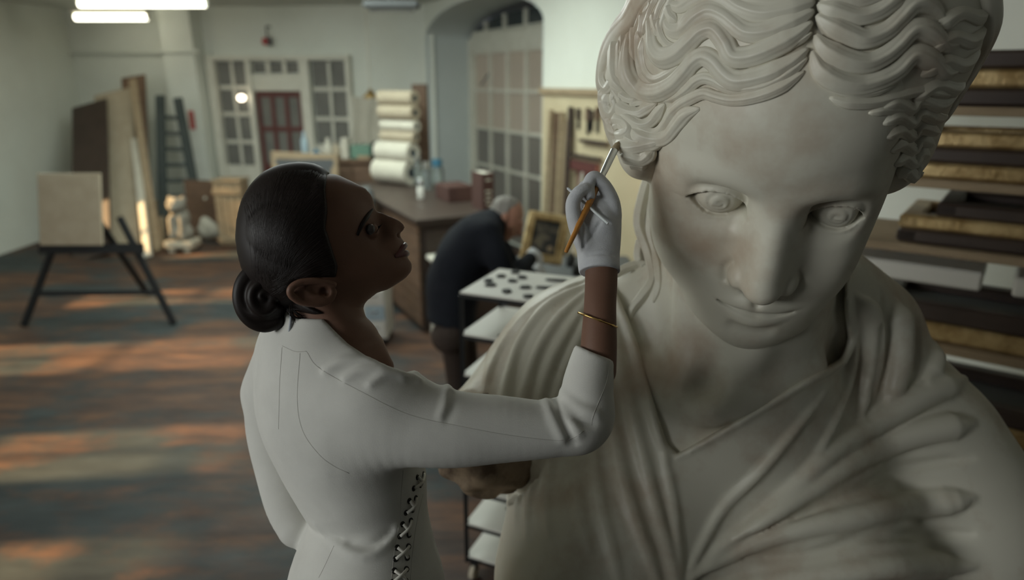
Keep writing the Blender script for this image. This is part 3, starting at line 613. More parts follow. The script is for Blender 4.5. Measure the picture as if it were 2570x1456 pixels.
# drapery: a second skin with the neckline cut out and folds raised on it
CL = Grid(B.lo, (1.12, 1.80, 2.02), .005); CL.f = B.f-.016
def fold(G, P, k=.02, off=-.3, mode='u', d0=.55):
    P = crv(np.array([(p[0], p[1], 0, p[2]) for p in P]), max(8, 5*len(P)))
    P = np.array([p for p in P if G.hit(p[0], p[1])[1]]); P[:, 3] *= np.clip(np.minimum(np.arange(len(P))+1, len(P)-np.arange(len(P)))/4, 0, 1)
    pts = G.path([(p[0], p[1]) for p in P]); dep = (pts-CAM) @ CF
    for _ in range(3): dep[1:-1] = .25*dep[:-2]+.5*dep[1:-1]+.25*dep[2:]
    pts = np.array([pix(p[0], p[1], d) for p, d in zip(P, dep)]); nr = G.normal(pts, .02); r = P[:, 3]*dep/FPX
    G.tube(np.c_[pts+nr*(off*r)[:, None], r], k, mode, n=len(pts))
FOLDS = [
 [(1545, 735, 9), (1590, 850, 11), (1625, 980, 11), (1650, 1080, 10), (1672, 1150, 9)],
 [(1668, 1150, 9), (1688, 1250, 9), (1700, 1350, 8), (1706, 1456, 9), (1706, 1520, 9)],
 [(1525, 760, 10), (1560, 930, 14), (1600, 1090, 14), (1640, 1250, 13), (1690, 1440, 12), (1700, 1520, 12)],
 [(1500, 820, 12), (1528, 1020, 16), (1562, 1200, 17), (1610, 1350, 15), (1655, 1470, 14)],
 [(1480, 1050, 8), (1500, 1240, 15), (1535, 1380, 12), (1560, 1480, 9)],
 [(1440, 1170, 10), (1455, 1290, 12), (1480, 1380, 6)], [(1345, 1170, 8), (1328, 1250, 9), (1322, 1350, 5)], [(1380, 1165, 7), (1372, 1250, 8), (1378, 1340, 4)],
 [(1700, 1147, 9), (1850, 1062, 9), (2000, 972, 10), (2110, 908, 12), (2150, 840, 12)],
 [(2085, 965, 6), (2047, 1012, 10), (1916, 1174, 13), (1826, 1264, 12), (1781, 1332, 11), (1731, 1431, 10), (1715, 1500, 9)],
 [(2150, 860, 14), (2120, 990, 13), (2078, 1090, 12), (2030, 1168, 8)],
 [(2420, 950, 34), (2330, 985, 34), (2249, 1030, 32), (2168, 1080, 28), (2074, 1145, 24), (1997, 1222, 20), (1916, 1298, 18), (1826, 1362, 15), (1749, 1436, 11), (1720, 1490, 9)],
 [(2440, 1060, 36), (2330, 1080, 34), (2249, 1105, 32), (2150, 1155, 28), (2050, 1220, 24), (1950, 1288, 18), (1850, 1350, 12)],
 [(2440, 1250, 34), (2330, 1262, 34), (2249, 1275, 32), (2141, 1300, 30), (2029, 1322, 26), (1900, 1362, 20), (1800, 1412, 14), (1735, 1450, 10)],
 [(2440, 1420, 34), (2249, 1420, 32), (2100, 1440, 28), (1950, 1455, 22), (1760, 1480, 14)],
 [(2150, 745, 30), (2190, 800, 26), (2195, 880, 24), (2182, 960, 22), (2160, 1045, 18)],
 [(2250, 760, 32), (2262, 850, 30), (2252, 950, 26), (2230, 1010, 20)], [(2330, 790, 30), (2345, 880, 28), (2330, 960, 24)],
 [(1470, 702, 8), (1400, 738, 10), (1330, 785, 10), (1272, 850, 10), (1232, 925, 10), (1215, 985, 8)],
 [(1475, 712, 8), (1370, 772, 11), (1310, 850, 12), (1280, 930, 12), (1262, 1010, 12), (1255, 1100, 9)],
 [(1478, 725, 8), (1400, 800, 11), (1350, 880, 12), (1322, 960, 12), (1305, 1040, 12), (1300, 1250, 8)],
 [(1484, 742, 8), (1425, 830, 11), (1382, 915, 12), (1352, 1010, 12), (1335, 1100, 11)],
 [(1492, 765, 8), (1450, 860, 11), (1415, 945, 12), (1388, 1030, 12), (1372, 1120, 10)],
 [(1500, 800, 8), (1478, 900, 11), (1450, 1000, 11), (1425, 1090, 10)],
 [(1310, 1160, 9), (1300, 1235, 9), (1296, 1330, 6)],
]
for i, P in enumerate(FOLDS): fold(CL, P, .009 if i >= 8 else .013, .02 if i >= 8 else -.10)
for P in ([(2440, 1150, 8), (2330, 1165, 8), (2249, 1182, 8), (2160, 1228, 8), (2050, 1276, 6), (1990, 1305, 3)], [(2440, 1340, 8), (2249, 1345, 8), (2164, 1350, 9), (2051, 1388, 8), (1916, 1402, 7), (1871, 1402, 4)],
          [(2212, 730, 5), (2218, 850, 6), (2205, 950, 5), (2182, 1050, 4)], [(2300, 760, 5), (2305, 860, 6), (2295, 960, 4)]):
    fold(CL, [(a, b, c*1.5) for a, b, c in P], .010, .0, 's')
# neckline: cut away the cloth seen inside it, with a rounded lip
NECK = np.array([(1480, 600), (1520, 690), (1548, 735), (1578, 800), (1602, 870), (1632, 970), (1654, 1050), (1674, 1112), (1700, 1138), (1760, 1105), (1850, 1052), (2000, 962), (2108, 900), (2128, 850), (2118, 780), (2120, 700), (2180, 560), (2180, 300), (1480, 300)], float)
X, Y, Z = CL.xyz((slice(None),)*3); X, Y, Z = np.broadcast_arrays(X, Y, Z)
near = (np.abs(CL.f) < .05) & (Z > 1.35); px_ = np.c_[X[near], Y[near], Z[near]]-CAM; dp = px_ @ CF
qx = 1285+FPX*(px_ @ CR)/dp; qy = 728-FPX*(px_ @ CU)/dp
dmin = np.full(len(qx), 1e9); inside = np.zeros(len(qx), bool)
for a, b in zip(NECK, np.roll(NECK, -1, 0)):
    e = b-a; t = np.clip(((qx-a[0])*e[0]+(qy-a[1])*e[1])/(e @ e), 0, 1); dmin = np.minimum(dmin, np.hypot(qx-a[0]-t*e[0], qy-a[1]-t*e[1]))
    c_ = ((a[1] > qy) != (b[1] > qy)); inside ^= c_ & (qx < (b[0]-a[0])*(qy-a[1])/(b[1]-a[1]+1e-12)+a[0])
sd = np.where(inside, -dmin, dmin)*dp/FPX
sd = np.where(px_[:, 1] > 1.62, .05, sd)
CL.f[near] = -smin(-CL.f[near], sd.astype(np.float32), .012)
# the broken arm end: cut square to the arm, left rough
for G, a0, a1 in ((CL, P0, P1), (CL, np.array([.80, 1.40, 1.49]), np.array([1.0, 1.23, 1.22]))):
    ad = unit(a1-a0); cutp = a1+ad*.03; sl = G.block(a1-.22, a1+.22); x, y, z = G.xyz(sl)
    pl = (x-cutp[0])*ad[0]+(y-cutp[1])*ad[1]+(z-cutp[2])*ad[2]+.012*np.sin(31*x+11*z)*np.sin(37*y+5)
    axd = (x-a1[0])**2+(y-a1[1])**2+(z-a1[2])**2; G.f[sl] = np.where(axd < (.15 if a1 is P1 else .0)**2, np.maximum(G.f[sl], pl), G.f[sl])
X, Y, Z = CL.xyz((slice(None),)*3); CL.f = np.maximum(CL.f, (.43-Z)+0*X+0*Y)
V_, F_ = CL.net(); drape = put_mesh('drapery', relax(V_, F_, 1), F_, 'marble', STATUE)
# stained broken stump under the sleeve
mat('broken_stone', (.36, .27, .19), .8, .2, var=(.07, .045, .03), scale=14, amt=.9, stops=(.40, .62), bump=.6, bscale=40)
ST = Grid(P1-.26, P1+.26, .006); ad = unit(P1-P0)
ST.tube([(*(P1-ad*.05+(.01, 0, 0)), .120), (*(P1+ad*.025+(.012, 0, 0)), .116)], 0); ST.tube([(*P1, .10), (*(P1+ad*.055+np.array([.02, 0, 0])), .085)], .03)
sl = (slice(None),)*3; x, y, z = ST.xyz(sl); ST.f = ST.f+.010*np.sin(45*x+3*np.sin(30*z))*np.sin(51*y+2)+.006*np.sin(90*z+40*x)
V_, F_ = ST.net(); tag(put_mesh('arm_stump', V_, F_, 'broken_stone', STATUE), 'brown stained broken end of the arm')
# tresses falling on the neck
for P, hw in (([(1640, 420), (1618, 480), (1604, 560), (1628, 630), (1640, 700), (1612, 745), (1588, 775), (1578, 815)], 15), ([(1650, 450), (1636, 520), (1632, 590), (1652, 660), (1655, 720), (1640, 760)], 13),
              ([(1610, 600), (1604, 640), (1612, 670)], 14), ([(1540, 690), (1580, 670), (1625, 660)], 12)):
    Q = crv(np.array([(x, y, 0.) for x, y in P]), 24); dep = []
    for a, b, _ in Q: q, ok = SK.hit(a, b); dep.append(((q-CAM) @ CF) if ok else np.nan)
    dep = np.array(dep); good = ~np.isnan(dep); dep = np.interp(np.arange(24), np.nonzero(good)[0], dep[good]) if good.any() else np.full(24, 1.34)
    dep = np.clip(dep, 1.18, 1.42)
    for _ in range(6): dep[1:-1] = .25*dep[:-2]+.5*dep[1:-1]+.25*dep[2:]
    G3 = np.array([pix(a, b, d) for (a, b, _), d in zip(Q, dep)]); N3 = np.tile(unit(CAM-G3.mean(0)), (24, 1)); t = np.linspace(0, 1, 24)
    ww = hw*dep/FPX*np.sqrt(np.clip(np.minimum(t/.1+.3, (1-t)/.2), .03, 1)); mb = MB(); lock_mesh(mb, G3, N3, ww, ww*.9, 3, .06, 30); mb.build('hair_lock', 'marble', STATUE, smooth=True)
# plinth
mat('plinth_stone', (.42, .41, .37), .8, .2, var=(.33, .31, .27), scale=9, bump=.3)
pl = thing('stone_plinth', (.42, 1.42, 0), 'pale stone plinth carrying the colossal statue', 'plinth')
MB().box((.44, 1.42, .06), (.90, .82, .12), ch=.01).build('plinth_base', 'plinth_stone', pl); MB().box((.44, 1.42, .25), (.84, .74, .26), ch=.008).build('plinth_block', 'plinth_stone', pl); MB().box((.44, 1.42, .405), (.88, .80, .05), ch=.012).build('plinth_cap', 'plinth_stone', pl)

if 0:
    for q in ((1552, 366), (1560, 340), (1640, 420), (1500, 1100), (1490, 1000)): print('HIT', q, [(g.hit(*q)[0]-CAM) @ CF if g.hit(*q)[1] else None for g in (HB, CL)])
# ================================================================ the conservator
mat('jacket_cloth', (.61, .60, .56), .85, .15, var=(.55, .54, .505), scale=18, amt=.6, bump=.10, bscale=800)
mat('skin', (.17, .090, .060), .55, .3, var=(.145, .073, .048), scale=25, amt=.5, bump=.05, bscale=300)
mat('dark_hair', (.013, .0085, .007), .5, .25)
mat('lip', (.10, .028, .027), .35, .5)
mat('eye_white', (.05, .042, .04), .2, .5); mat('iris_dark', (.02, .012, .01), .1, .5)
mat('glove_cotton', (.62, .63, .65), .9, .1, var=(.55, .56, .59), scale=60, amt=.6, bump=.25, bscale=700)
mat('gold', (.75, .50, .18), .25, .5, metal=1.0)
mat('eyelet_metal', (.03, .028, .025), .4, .5, metal=.6); mat('lace_cord', (.62, .60, .54), .7, .2)
PLAT = .42
WOMAN = thing('person', pix(920, 1500, 1.08)*np.array([1, 1, 0])+np.array([0, 0, PLAT]), 'woman in fitted off white jacket with dark hair bun reaching up to the statue', 'person')
FACE = np.array([math.cos(.42), math.sin(.42), 0])
def tp(x, y, d, *r): return (*pix(x, y, d), *r)
J = Grid((-.50, .72, .86), (.22, 1.36, 1.98), .0036)
TD = 1.08
J.loft([tp(764, 850, 1.07, .062, .085), tp(798, 925, TD, .094, .150), tp(828, 1010, TD, .112, .160), tp(868, 1100, TD, .112, .150), tp(902, 1190, TD, .103, .132), tp(931, 1290, TD, .088, .115), tp(925, 1390, TD, .104, .140), tp(920, 1480, TD, .122, .165), tp(918, 1600, TD, .135, .175)], FACE, pad=.03)
# shoulders and the raised right arm
J.tube([tp(790, 870, 1.04, .050), tp(860, 925, .99, .050), tp(935, 985, .955, .052)], .05, pad=.07)
J.tube([tp(750, 880, 1.12, .050), tp(705, 930, 1.18, .052), tp(688, 985, 1.21, .055)], .05, pad=.07)
J.loft([tp(900, 1020, .975, .052, .085), tp(1000, 1052, .955, .053, .066), tp(1130, 1076, .955, .052, .0545), tp(1250, 1077, .96, .049, .0475), tp(1380, 1078, .965, .044, .0395), tp(1450, 1072, .968, .042, .0370)], unit(CF), .045, pad=.06)
J.tube([tp(1445, 1068, .968, .0375), tp(1478, 1050, .970, .0365), tp(1474, 985, .978, .0375), tp(1482, 930, .985, .034), tp(1492, 880, .99, .0295), tp(1497, 850, .995, .0285)], .014, pad=.04)
# the far arm hanging bent behind her
J.tube([tp(692, 985, 1.20, .054), tp(692, 1080, 1.19, .049), tp(712, 1180, 1.17, .046), tp(732, 1262, 1.15, .043), tp(752, 1318, 1.135, .037)], .012, pad=.04)
def cut_poly(G, poly, k=.004, ymax=9.):
    X, Y, Z = np.broadcast_arrays(*G.xyz((slice(None),)*3)); near = (np.abs(G.f) < .04) & (Y < ymax); Q = np.c_[X[near], Y[near], Z[near]]-CAM; dp = Q @ CF
    qx = 1285+FPX*(Q @ CR)/dp; qy = 728-FPX*(Q @ CU)/dp; poly = np.array(poly, float); dm = np.full(len(qx), 1e9); ins = np.zeros(len(qx), bool)
    for a, b in zip(poly, np.roll(poly, -1, 0)):
        e = b-a; t = np.clip(((qx-a[0])*e[0]+(qy-a[1])*e[1])/(e @ e+1e-9), 0, 1); dm = np.minimum(dm, np.hypot(qx-a[0]-t*e[0], qy-a[1]-t*e[1]))
        c_ = ((a[1] > qy) != (b[1] > qy)); ins ^= c_ & (qx < (b[0]-a[0])*(qy-a[1])/(b[1]-a[1]+1e-12)+a[0])
    G.f[near] = -smin(-G.f[near], (np.where(ins, -dm, dm)*dp/FPX).astype(np.float32), k)
hm = pix(764, 1350, 1.125); hd = unit(pix(768, 1370, 1.12)-pix(752, 1320, 1.13)); sl = J.block(hm-.075, hm+.075); x, y, z = J.xyz(sl)
J.f[sl] = np.where(((x-hm[0])**2+(y-hm[1])**2+(z-hm[2])**2 < .06**2) & (y > hm[1]-.03-0*x), np.maximum(J.f[sl], (x-hm[0])*hd[0]+(y-hm[1])*hd[1]+(z-hm[2])*hd[2]), J.f[sl]) if 0 else J.f[sl]
# collar band
J.tube([tp(800, 880, 1.03, .066), tp(815, 840, 1.012, .0590), tp(818, 785, 1.005, .0555)], .030, pad=.05)
cut_poly(J, [(690, 690), (727, 792), (742, 799), (812, 801), (838, 828), (872, 862), (950, 914), (1012, 936), (1100, 915), (1100, 690)])
cut_poly(J, [(1420, 850), (1441, 864), (1490, 886), (1541, 905), (1600, 905), (1600, 760), (1420, 760)])

for P, m_ in [
 ([(1124, 970, 7.5), (1126, 1005, 9.0), (1112, 1045, 6.0)], 'u'), ([(1134, 985, 4.5), (1132, 1020, 6.0), (1120, 1048, 4.5)], 's'),
 ([(1384, 1000, 6.0), (1400, 1042, 7.5), (1430, 1098, 6.0), (1440, 1112, 3.0)], 's'), ([(1388, 1010, 4.5), (1440, 1052, 7.5), (1486, 1064, 4.5)], 's'),
 ([(1392, 1004, 7.5), (1420, 1040, 10.5), (1452, 1088, 7.5)], 'u'), ([(1370, 1006, 7.5), (1388, 1050, 9.0), (1412, 1100, 6.0)], 'u'), ([(1410, 985, 7.5), (1450, 1022, 9.0), (1500, 1040, 6.0)], 'u'),
 ([(818, 930, 6.0), (860, 908, 7.5), (920, 905, 7.5), (958, 920, 6.0)], 'u'), ([(868, 950, 6.0), (910, 930, 7.5), (985, 932, 7.5), (1010, 945, 4.5)], 'u'), ([(930, 965, 4.5), (970, 940, 6.0), (1030, 945, 6.0), (1052, 955, 4.5)], 'u'),
 ([(792, 1318, 3), (857, 1374, 6), (913, 1396, 7), (968, 1370, 7), (996, 1326, 4)], 'u'), ([(880, 1362, 3), (930, 1368, 4), (980, 1338, 3)], 's')]:
    Q = crv(np.array([(p[0], p[1], 0, p[2]) for p in P]), 14); pts = J.path([(a, b) for a, b, _, _ in Q]); nr = J.normal(pts, .012); r = Q[:, 3]*.97/FPX
    J.tube(np.c_[pts+nr*(-.25*r if m_ == 'u' else .35*r)[:, None], r], .010, m_, n=14)
zz = J.ax[2][None, None, :]; J.f = np.maximum(J.f, .90-zz+0*J.f)
V_, F_ = J.net(); put_mesh('jacket', relax(V_, F_, 2), F_, 'jacket_cloth', WOMAN)
# seams
def seam(G, P, r=.0008, name='seam', matn='jacket_cloth', parent=None, n=None):
    Q = crv(np.array([(x, y, 0.) for x, y in P]), n or 8*len(P)); pts = G.path([(a, b) for a, b, _ in Q], -.0001)
    return MB().tube(np.c_[pts, np.full(len(pts), r)], 6).build(name, matn, parent or WOMAN, smooth=True)
mat('seam_thread', (.47, .455, .42), .9, .1)
for P in ([(769, 882), (801, 924), (908, 984), (1024, 1040), (1164, 1072), (1303, 1096), (1419, 1105), (1465, 1082)], [(753, 887), (746, 1003), (760, 1082), (800, 1140), (838, 1170), (876, 1188)],
          [(708, 872), (702, 960), (699, 1077)], [(708, 868), (740, 882), (769, 882)], [(1012, 1180), (1006, 1250), (1004, 1300), (992, 1370), (982, 1456)], [(1530, 906), (1522, 960), (1490, 1040), (1484, 1068)], [(1062, 1240), (1048, 1300), (1036, 1380), (1030, 1456)], [(838, 1370), (815, 1420), (800, 1450)]):
    seam(J, P, .0005, matn='seam_thread')
# lacing down the side
EYE = [((1047, 1198), (1062, 1190)), ((1038, 1226), (1055, 1218)), ((1027, 1257), (1043, 1250)), ((1019, 1287), (1036, 1280)), ((1010, 1316), (1031, 1307)), ((1003, 1346), (1026, 1343)), ((997, 1375), (1025, 1372)), ((993, 1403), (1022, 1400)), ((990, 1433), (1020, 1429)), ((985, 1462), (1018, 1458))]
LP = []
for a, b in EYE:
    row = []
    for q in (a, b):
        p, ok = J.hit(*q); nrm = J.normal(p, .01); row.append((p, nrm))
        ax1 = unit(np.cross(nrm, (0, 0, 1))); ax2 = np.cross(nrm, ax1)
        ring = [(*(p+nrm*.0004+.0034*(ax1*math.cos(t)+ax2*math.sin(t))), .0011) for t in np.linspace(0, 2*math.pi, 17)]
        mb = MB(); mb.tube(ring, 6, cap=False); mb.lathe(p-nrm*.001, [(.0034, 0), (.0034, .0012)], 12, nrm); mb.build('eyelet', 'eyelet_metal', WOMAN, smooth='auto')
    LP.append(row)
for i in range(0, len(LP)-1):
    pairs = [(LP[i][0], LP[i+1][1]), (LP[i][1], LP[i+1][0])] if i % 2 == 0 else []
    for j, (u, v) in enumerate(pairs):
        t = np.linspace(0, 1, 9)[:, None]; c_ = u[0]*(1-t)+v[0]*t+(u[1]*(1-t)+v[1]*t)*(.0018+(.0036+.0024*j)*np.sin(math.pi*t))
        MB().tube(np.c_[c_, np.full(9, .0014 if i % 2 else .0024)], 8).build('lace', 'lace_cord', WOMAN, smooth=True)
# ---------------------------------------------------------------- head
HD = 1.0
hr = unit(CR*((820-1285)/FPX)+CU*((728-620)/FPX)+CF)
E1 = unit(CR-hr*(CR @ hr)); E2 = np.cross(E1, hr); E3 = -hr; HC = pix(820, 620, HD)
def hp(x, y, wd=0.0):
    "head plane: photo pixel on the plane through the middle of her head, wd metres towards the viewer"
    d = CR*((x-1285)/FPX)+CU*((728-y)/FPX)+CF; t = ((HC-CAM) @ hr)/(d @ hr); return CAM+d*t+E3*wd
HR = np.stack([E1, E2, E3], 1); WM = np.eye(4); WM[:3, :3] = HR; WM[:3, 3] = HC
def hl(x, y, wd=0.0): return HR.T @ (hp(x, y, wd)-HC)
K = np.linalg.norm(hp(821, 620)-hp(820, 620))                         # metres per pixel there
def rbf(zero, inner):
    P = np.array([hl(x, y)[:2] for x, y in zero]+[hl(x, y)[:2] for x, y, _ in inner]); v = np.array([0.]*len(zero)+[(w_*K)**2 for _, _, w_ in inner])
    def ker(a, b): r2 = ((a[:, None]-b[None])**2).sum(-1); return .5*r2*np.log(r2+1e-12)
    n = len(P); A = np.zeros((n+3, n+3)); A[:n, :n] = ker(P, P)+1e-9*np.eye(n); A[:n, n] = 1; A[:n, n+1:] = P; A[n:, :n] = A[:n, n:].T
    c = np.linalg.solve(A, np.r_[v, 0, 0, 0])
    return lambda q: ker(q, P) @ c[:n]+c[n]+q @ c[n+1:]
PROFILE = [(821, 437), (845, 439), (869, 449), (896, 462), (917, 473), (931, 489), (938, 505), (940, 518), (944, 528), (958, 534), (979, 543), (999, 552), (1012, 562), (1016, 570), (1012, 579), (1004, 588), (1007, 597), (1014, 605), (1020, 613), (1021, 621), (1016, 626), (1024, 631), (1027, 638), (1023, 645), (1027, 652), (1033, 661), (1034, 670), (1031, 682), (1020, 696), (999, 711), (972, 727), (945, 736)]
FW = rbf(PROFILE, [(800, 470, 92), (850, 480, 86), (890, 500, 64), (915, 512, 40), (870, 540, 96), (900, 545, 76), (922, 545, 46), (935, 545, 26),                 # brow
                   (950, 548, 15), (970, 556, 16), (990, 570, 22), (1000, 572, 15), (978, 580, 30), (985, 590, 30), (998, 583, 17), (965, 590, 28), (950, 572, 20),     # nose
                   (930, 570, 44), (915, 585, 68), (895, 595, 84), (880, 570, 94), (945, 600, 40), (930, 615, 66), (905, 630, 84), (870, 640, 100), (830, 620, 112), # eye, cheekbone
                   (970, 615, 46), (990, 610, 36), (1005, 608, 20), (1000, 625, 36), (985, 640, 46), (1010, 640, 30), (1010, 655, 26), (1015, 672, 30), (1000, 690, 36),
                   (955, 650, 66), (970, 690, 52), (930, 680, 78), (900, 690, 88), (940, 718, 50), (900, 725, 72), (860, 700, 96), (800, 560, 108), (780, 650, 104), (820, 700, 100), (860, 735, 70), (780, 740, 70), (730, 480, 40), (700, 640, 40), (715, 560, 60), (755, 765, 20), (760, 470, 66), (740, 700, 60)])
W = Grid((-.165, -.185, -.098), (.150, .135, .098), .0019, WM)
gu, gv = np.meshgrid(W.ax[0], W.ax[1], indexing='ij'); w2 = FW(np.c_[gu.ravel(), gv.ravel()].astype(float)).reshape(gu.shape)
dist = np.full(gu.shape, 1e9); ins = np.zeros(gu.shape, bool); PL = np.array([hl(x, y)[:2] for x, y in PROFILE+[(905, 765), (760, 770), (700, 640), (730, 480)]])
for a, b in zip(PL, np.roll(PL, -1, 0)):
    e = b-a; t = np.clip(((gu-a[0])*e[0]+(gv-a[1])*e[1])/(e @ e), 0, 1); dist = np.minimum(dist, np.hypot(gu-a[0]-t*e[0], gv-a[1]-t*e[1]))
    ins ^= ((a[1] > gv) != (b[1] > gv)) & (gu < (b[0]-a[0])*(gv-a[1])/(b[1]-a[1]+1e-12)+a[0])
w2 = np.where(ins, np.clip(w2, 1e-8, None), -dist*.02)
wz = W.ax[2][None, None, :]
W.f = ((wz**2-w2[:, :, None])/(np.abs(wz)+np.sqrt(np.maximum(w2, 0))[:, :, None]+.004)).astype(np.float32)
W.f = np.maximum(W.f, np.where(ins, -1, dist)[:, :, None].astype(np.float32)*.7)
W.ell(hl(748, 590), (.074, .076, .072), .02)                          # skull
# neck into the collar
W.loft([(*hl(812, 690), .050, .046), (*hl(820, 760), .0505, .048), (*hl(832, 830), .0540, .052), (*hl(845, 880), .064, .070)], (1, 0, 0), .022)
W.tube([(*hl(790, 745, .040), .008), (*hl(850, 800, .040), .009), (*hl(905, 850, .020), .008)], .02)       # neck muscle
W.tube([(*hl(915, 858, .0), .014), (*hl(960, 920, .01), .016)], .03)
# eye, nostril, mouth line, ear
for sg in (1, -1):
    W.ell(hl(932, 578, sg*.031), (.011, .009, .012), .006, 's'); W.ell(hl(1000, 592, sg*.009), (.005, .0035, .004), .003, 's')
    W.ell(hl(928, 582, sg*.030), .0115, .001)
    W.tube([(*hl(935, 562, sg*.030), .0018), (*hl(943, 575, sg*.028), .0018), (*hl(946, 587, sg*.026), .0014)], .002)
    W.tube([(*hl(1018, 626, sg*.004), .0012), (*hl(1002, 634, sg*.018), .0014), (*hl(988, 644, sg*.026), .0012)], .003, 's')
    W.tube([(*hl(980, 575, sg*.020), .0008), (*hl(975, 588, sg*.022), .0010), (*hl(983, 598, sg*.021), .0008)], .004, 's')
    if sg == 1: W0 = Grid(W.lo, W.lo+W.h*(W.n-1), W.h, WM); W0.f = W.f.copy()
    ear = [(*hl(836, 708, sg*.070), .0045), (*hl(800, 700, sg*.076), .0052), (*hl(760, 702, sg*.080), .0050), (*hl(738, 715, sg*.082), .0050), (*hl(738, 732, sg*.080), .0050), (*hl(762, 748, sg*.075), .0050), (*hl(800, 752, sg*.070), .0055), (*hl(826, 742, sg*.066), .0060), (*hl(836, 726, sg*.066), .005)]
    W.ell(hl(785, 726, sg*.068), (.032, .014, .010), .006); W.tube(ear, .003)
    W.ell(hl(795, 722, sg*.0795), (.019, .0085, .0075), .003, 's'); W.ell(hl(815, 725, sg*.075), (.008, .007, .010), .003, 's')
    W.tube([(*hl(770, 722, sg*.074), .0035), (*hl(790, 735, sg*.073), .0035), (*hl(815, 738, sg*.070), .0035)], .003)
V_, F_ = W.net(); put_mesh('body', relax(V_, F_, 1, .4), F_, 'skin', WOMAN)
# eyes, brows, lashes, lips
for sg in (1, -1):
    mb = MB(); c = hp(927, 583, sg*.0300); mb.lathe(c-E1*.009, [(.0001, 0), (.005, .003), (.0085, .007), (.0092, .0110), (.0072, .0150), (.0040, .0175), (.0001, .0182)], 16, unit(E1+E2*.25+E3*sg*.5)); mb.build('eye', 'eye_white', WOMAN, True)
    br = np.array([(*hp(936, 526, sg*.012), .0018), (*hp(921, 543, sg*.0275), .0036), (*hp(904, 565, sg*.0415), .0034), (*hp(891, 598, sg*.0500), .0016)])
    br2 = crv(br, 16)
    for i in range(15):                                                # lay the brow on the face
        p = br2[i, :3]; q = W.sample(p[None])[0]; br2[i, :3] = p-W.normal(p[None], .004)[0]*(q-.0003)
    MB().tube(br2[:15], 8).build('eyebrow', 'dark_hair', WOMAN, True)
    mb = MB()
    for i in range(9):
        a = hp(945-1.6*i, 571+2.2*i, sg*(.027+.0013*i)); mb.tube(np.array([(*a, .0006), (*(a+E1*.004+E2*.002+E3*sg*.002), .0005), (*(a+E1*.0065+E2*.005+E3*sg*.003), .0002)]), 5)
    mb.build('eyelashes', 'dark_hair', WOMAN, True)
LG = Grid((-.0, -.05, -.05), (.150, .05, .05), .0013, WM)
LG.tube([(*hl(990, 641, -.025), .0020), (*hl(1008, 622, -.015), .0042), (*hl(1015, 616, -.004), .0046), (*hl(1015, 616, .004), .0046), (*hl(1008, 622, .015), .0042), (*hl(990, 641, .025), .0020)], .002)
LG.tube([(*hl(990, 644, -.024), .0020), (*hl(1012, 637, -.014), .0042), (*hl(1020, 636, 0), .0050), (*hl(1012, 637, .014), .0042), (*hl(990, 644, .024), .0020)], .002)
V_, F_ = LG.net(); put_mesh('lips', relax(V_, F_, 1), F_, 'lip', WOMAN)
# ---------------------------------------------------------------- hair: smooth cap drawn back to a low bun
HOUT = [(830, 436), (812, 420), (785, 409), (745, 406), (700, 413), (660, 431), (630, 460), (606, 500), (593, 550), (590, 600), (598, 650), (612, 692), (640, 730), (690, 775), (740, 778), (800, 776), (850, 770)]
HWF = rbf(HOUT, [(740, 560, 128), (700, 600, 122), (790, 560, 124), (740, 660, 120), (830, 560, 116), (830, 480, 94), (780, 470, 100), (690, 480, 90), (640, 560, 86), (650, 650, 92), (700, 700, 104), (780, 690, 122), (840, 640, 114), (860, 560, 108), (760, 740, 86), (880, 500, 84), (880, 640, 104)])
HG = Grid((-.165, -.125, -.105), (.060, .140, .105), .0021, WM)
gu, gv = np.meshgrid(HG.ax[0], HG.ax[1], indexing='ij'); h2 = HWF(np.c_[gu.ravel(), gv.ravel()].astype(float)).reshape(gu.shape)
HPOLY = HOUT[:-3]+[(742, 776), (790, 782), (815, 778), (760, 752), (738, 742), (728, 722), (744, 700), (790, 692), (842, 692), (846, 665), (832, 622), (817, 575), (822, 535), (817, 485), (822, 440)]
PL = np.array([hl(x, y)[:2] for x, y in HPOLY]); dist = np.full(gu.shape, 1e9); ins = np.zeros(gu.shape, bool)
for a, b in zip(PL, np.roll(PL, -1, 0)):
    e = b-a; t = np.clip(((gu-a[0])*e[0]+(gv-a[1])*e[1])/(e @ e), 0, 1); dist = np.minimum(dist, np.hypot(gu-a[0]-t*e[0], gv-a[1]-t*e[1]))
    ins ^= ((a[1] > gv) != (b[1] > gv)) & (gu < (b[0]-a[0])*(gv-a[1])/(b[1]-a[1]+1e-12)+a[0])
sdp = np.where(ins, -dist, dist)
wz = HG.ax[2][None, None, :]; h2 = h2[:, :, None]
fb = (wz**2-h2)/(np.abs(wz)+np.sqrt(np.maximum(h2, 0))+.004)
qx_, qy_, qz_ = np.broadcast_arrays(*HG.xyz((slice(None),)*3)); hf_ = W0.sample(np.stack([qx_, qy_, qz_], -1).reshape(-1, 3), local=True).reshape(qx_.shape)
fb = np.minimum(fb, hf_-.006)
HG.f = (-smin(-fb.astype(np.float32), -(sdp[:, :, None]+0*wz).astype(np.float32), .006))
V_, F_ = HG.net(); HAIR = put_mesh('hair', relax(V_, F_, 1, .3), F_, 'dark_hair', WOMAN)
BU = Grid((-.19, -.175, -.07), (-.02, .03, .07), .0019, WM); bc = hl(668, 742)
BU.ell(bc, (.036, .044, .040), 0)
gx, gy, gz = BU.xyz((slice(None),)*3); th_ = np.arctan2(gy-bc[1], gx-bc[0]); rr = np.hypot(gx-bc[0], gy-bc[1]); BU.f = BU.f+.0014*np.sin(th_*1+rr*420).astype(np.float32)
BU.tube([(*(bc+np.array([.034*math.cos(t), .042*math.sin(t), .016])), .010) for t in np.linspace(.6, 5.2, 10)], .006)
BU.tube([(*(bc+np.array([.016*math.cos(t), .020*math.sin(t), .034])), .007) for t in np.linspace(0, 5.6, 10)], .004)
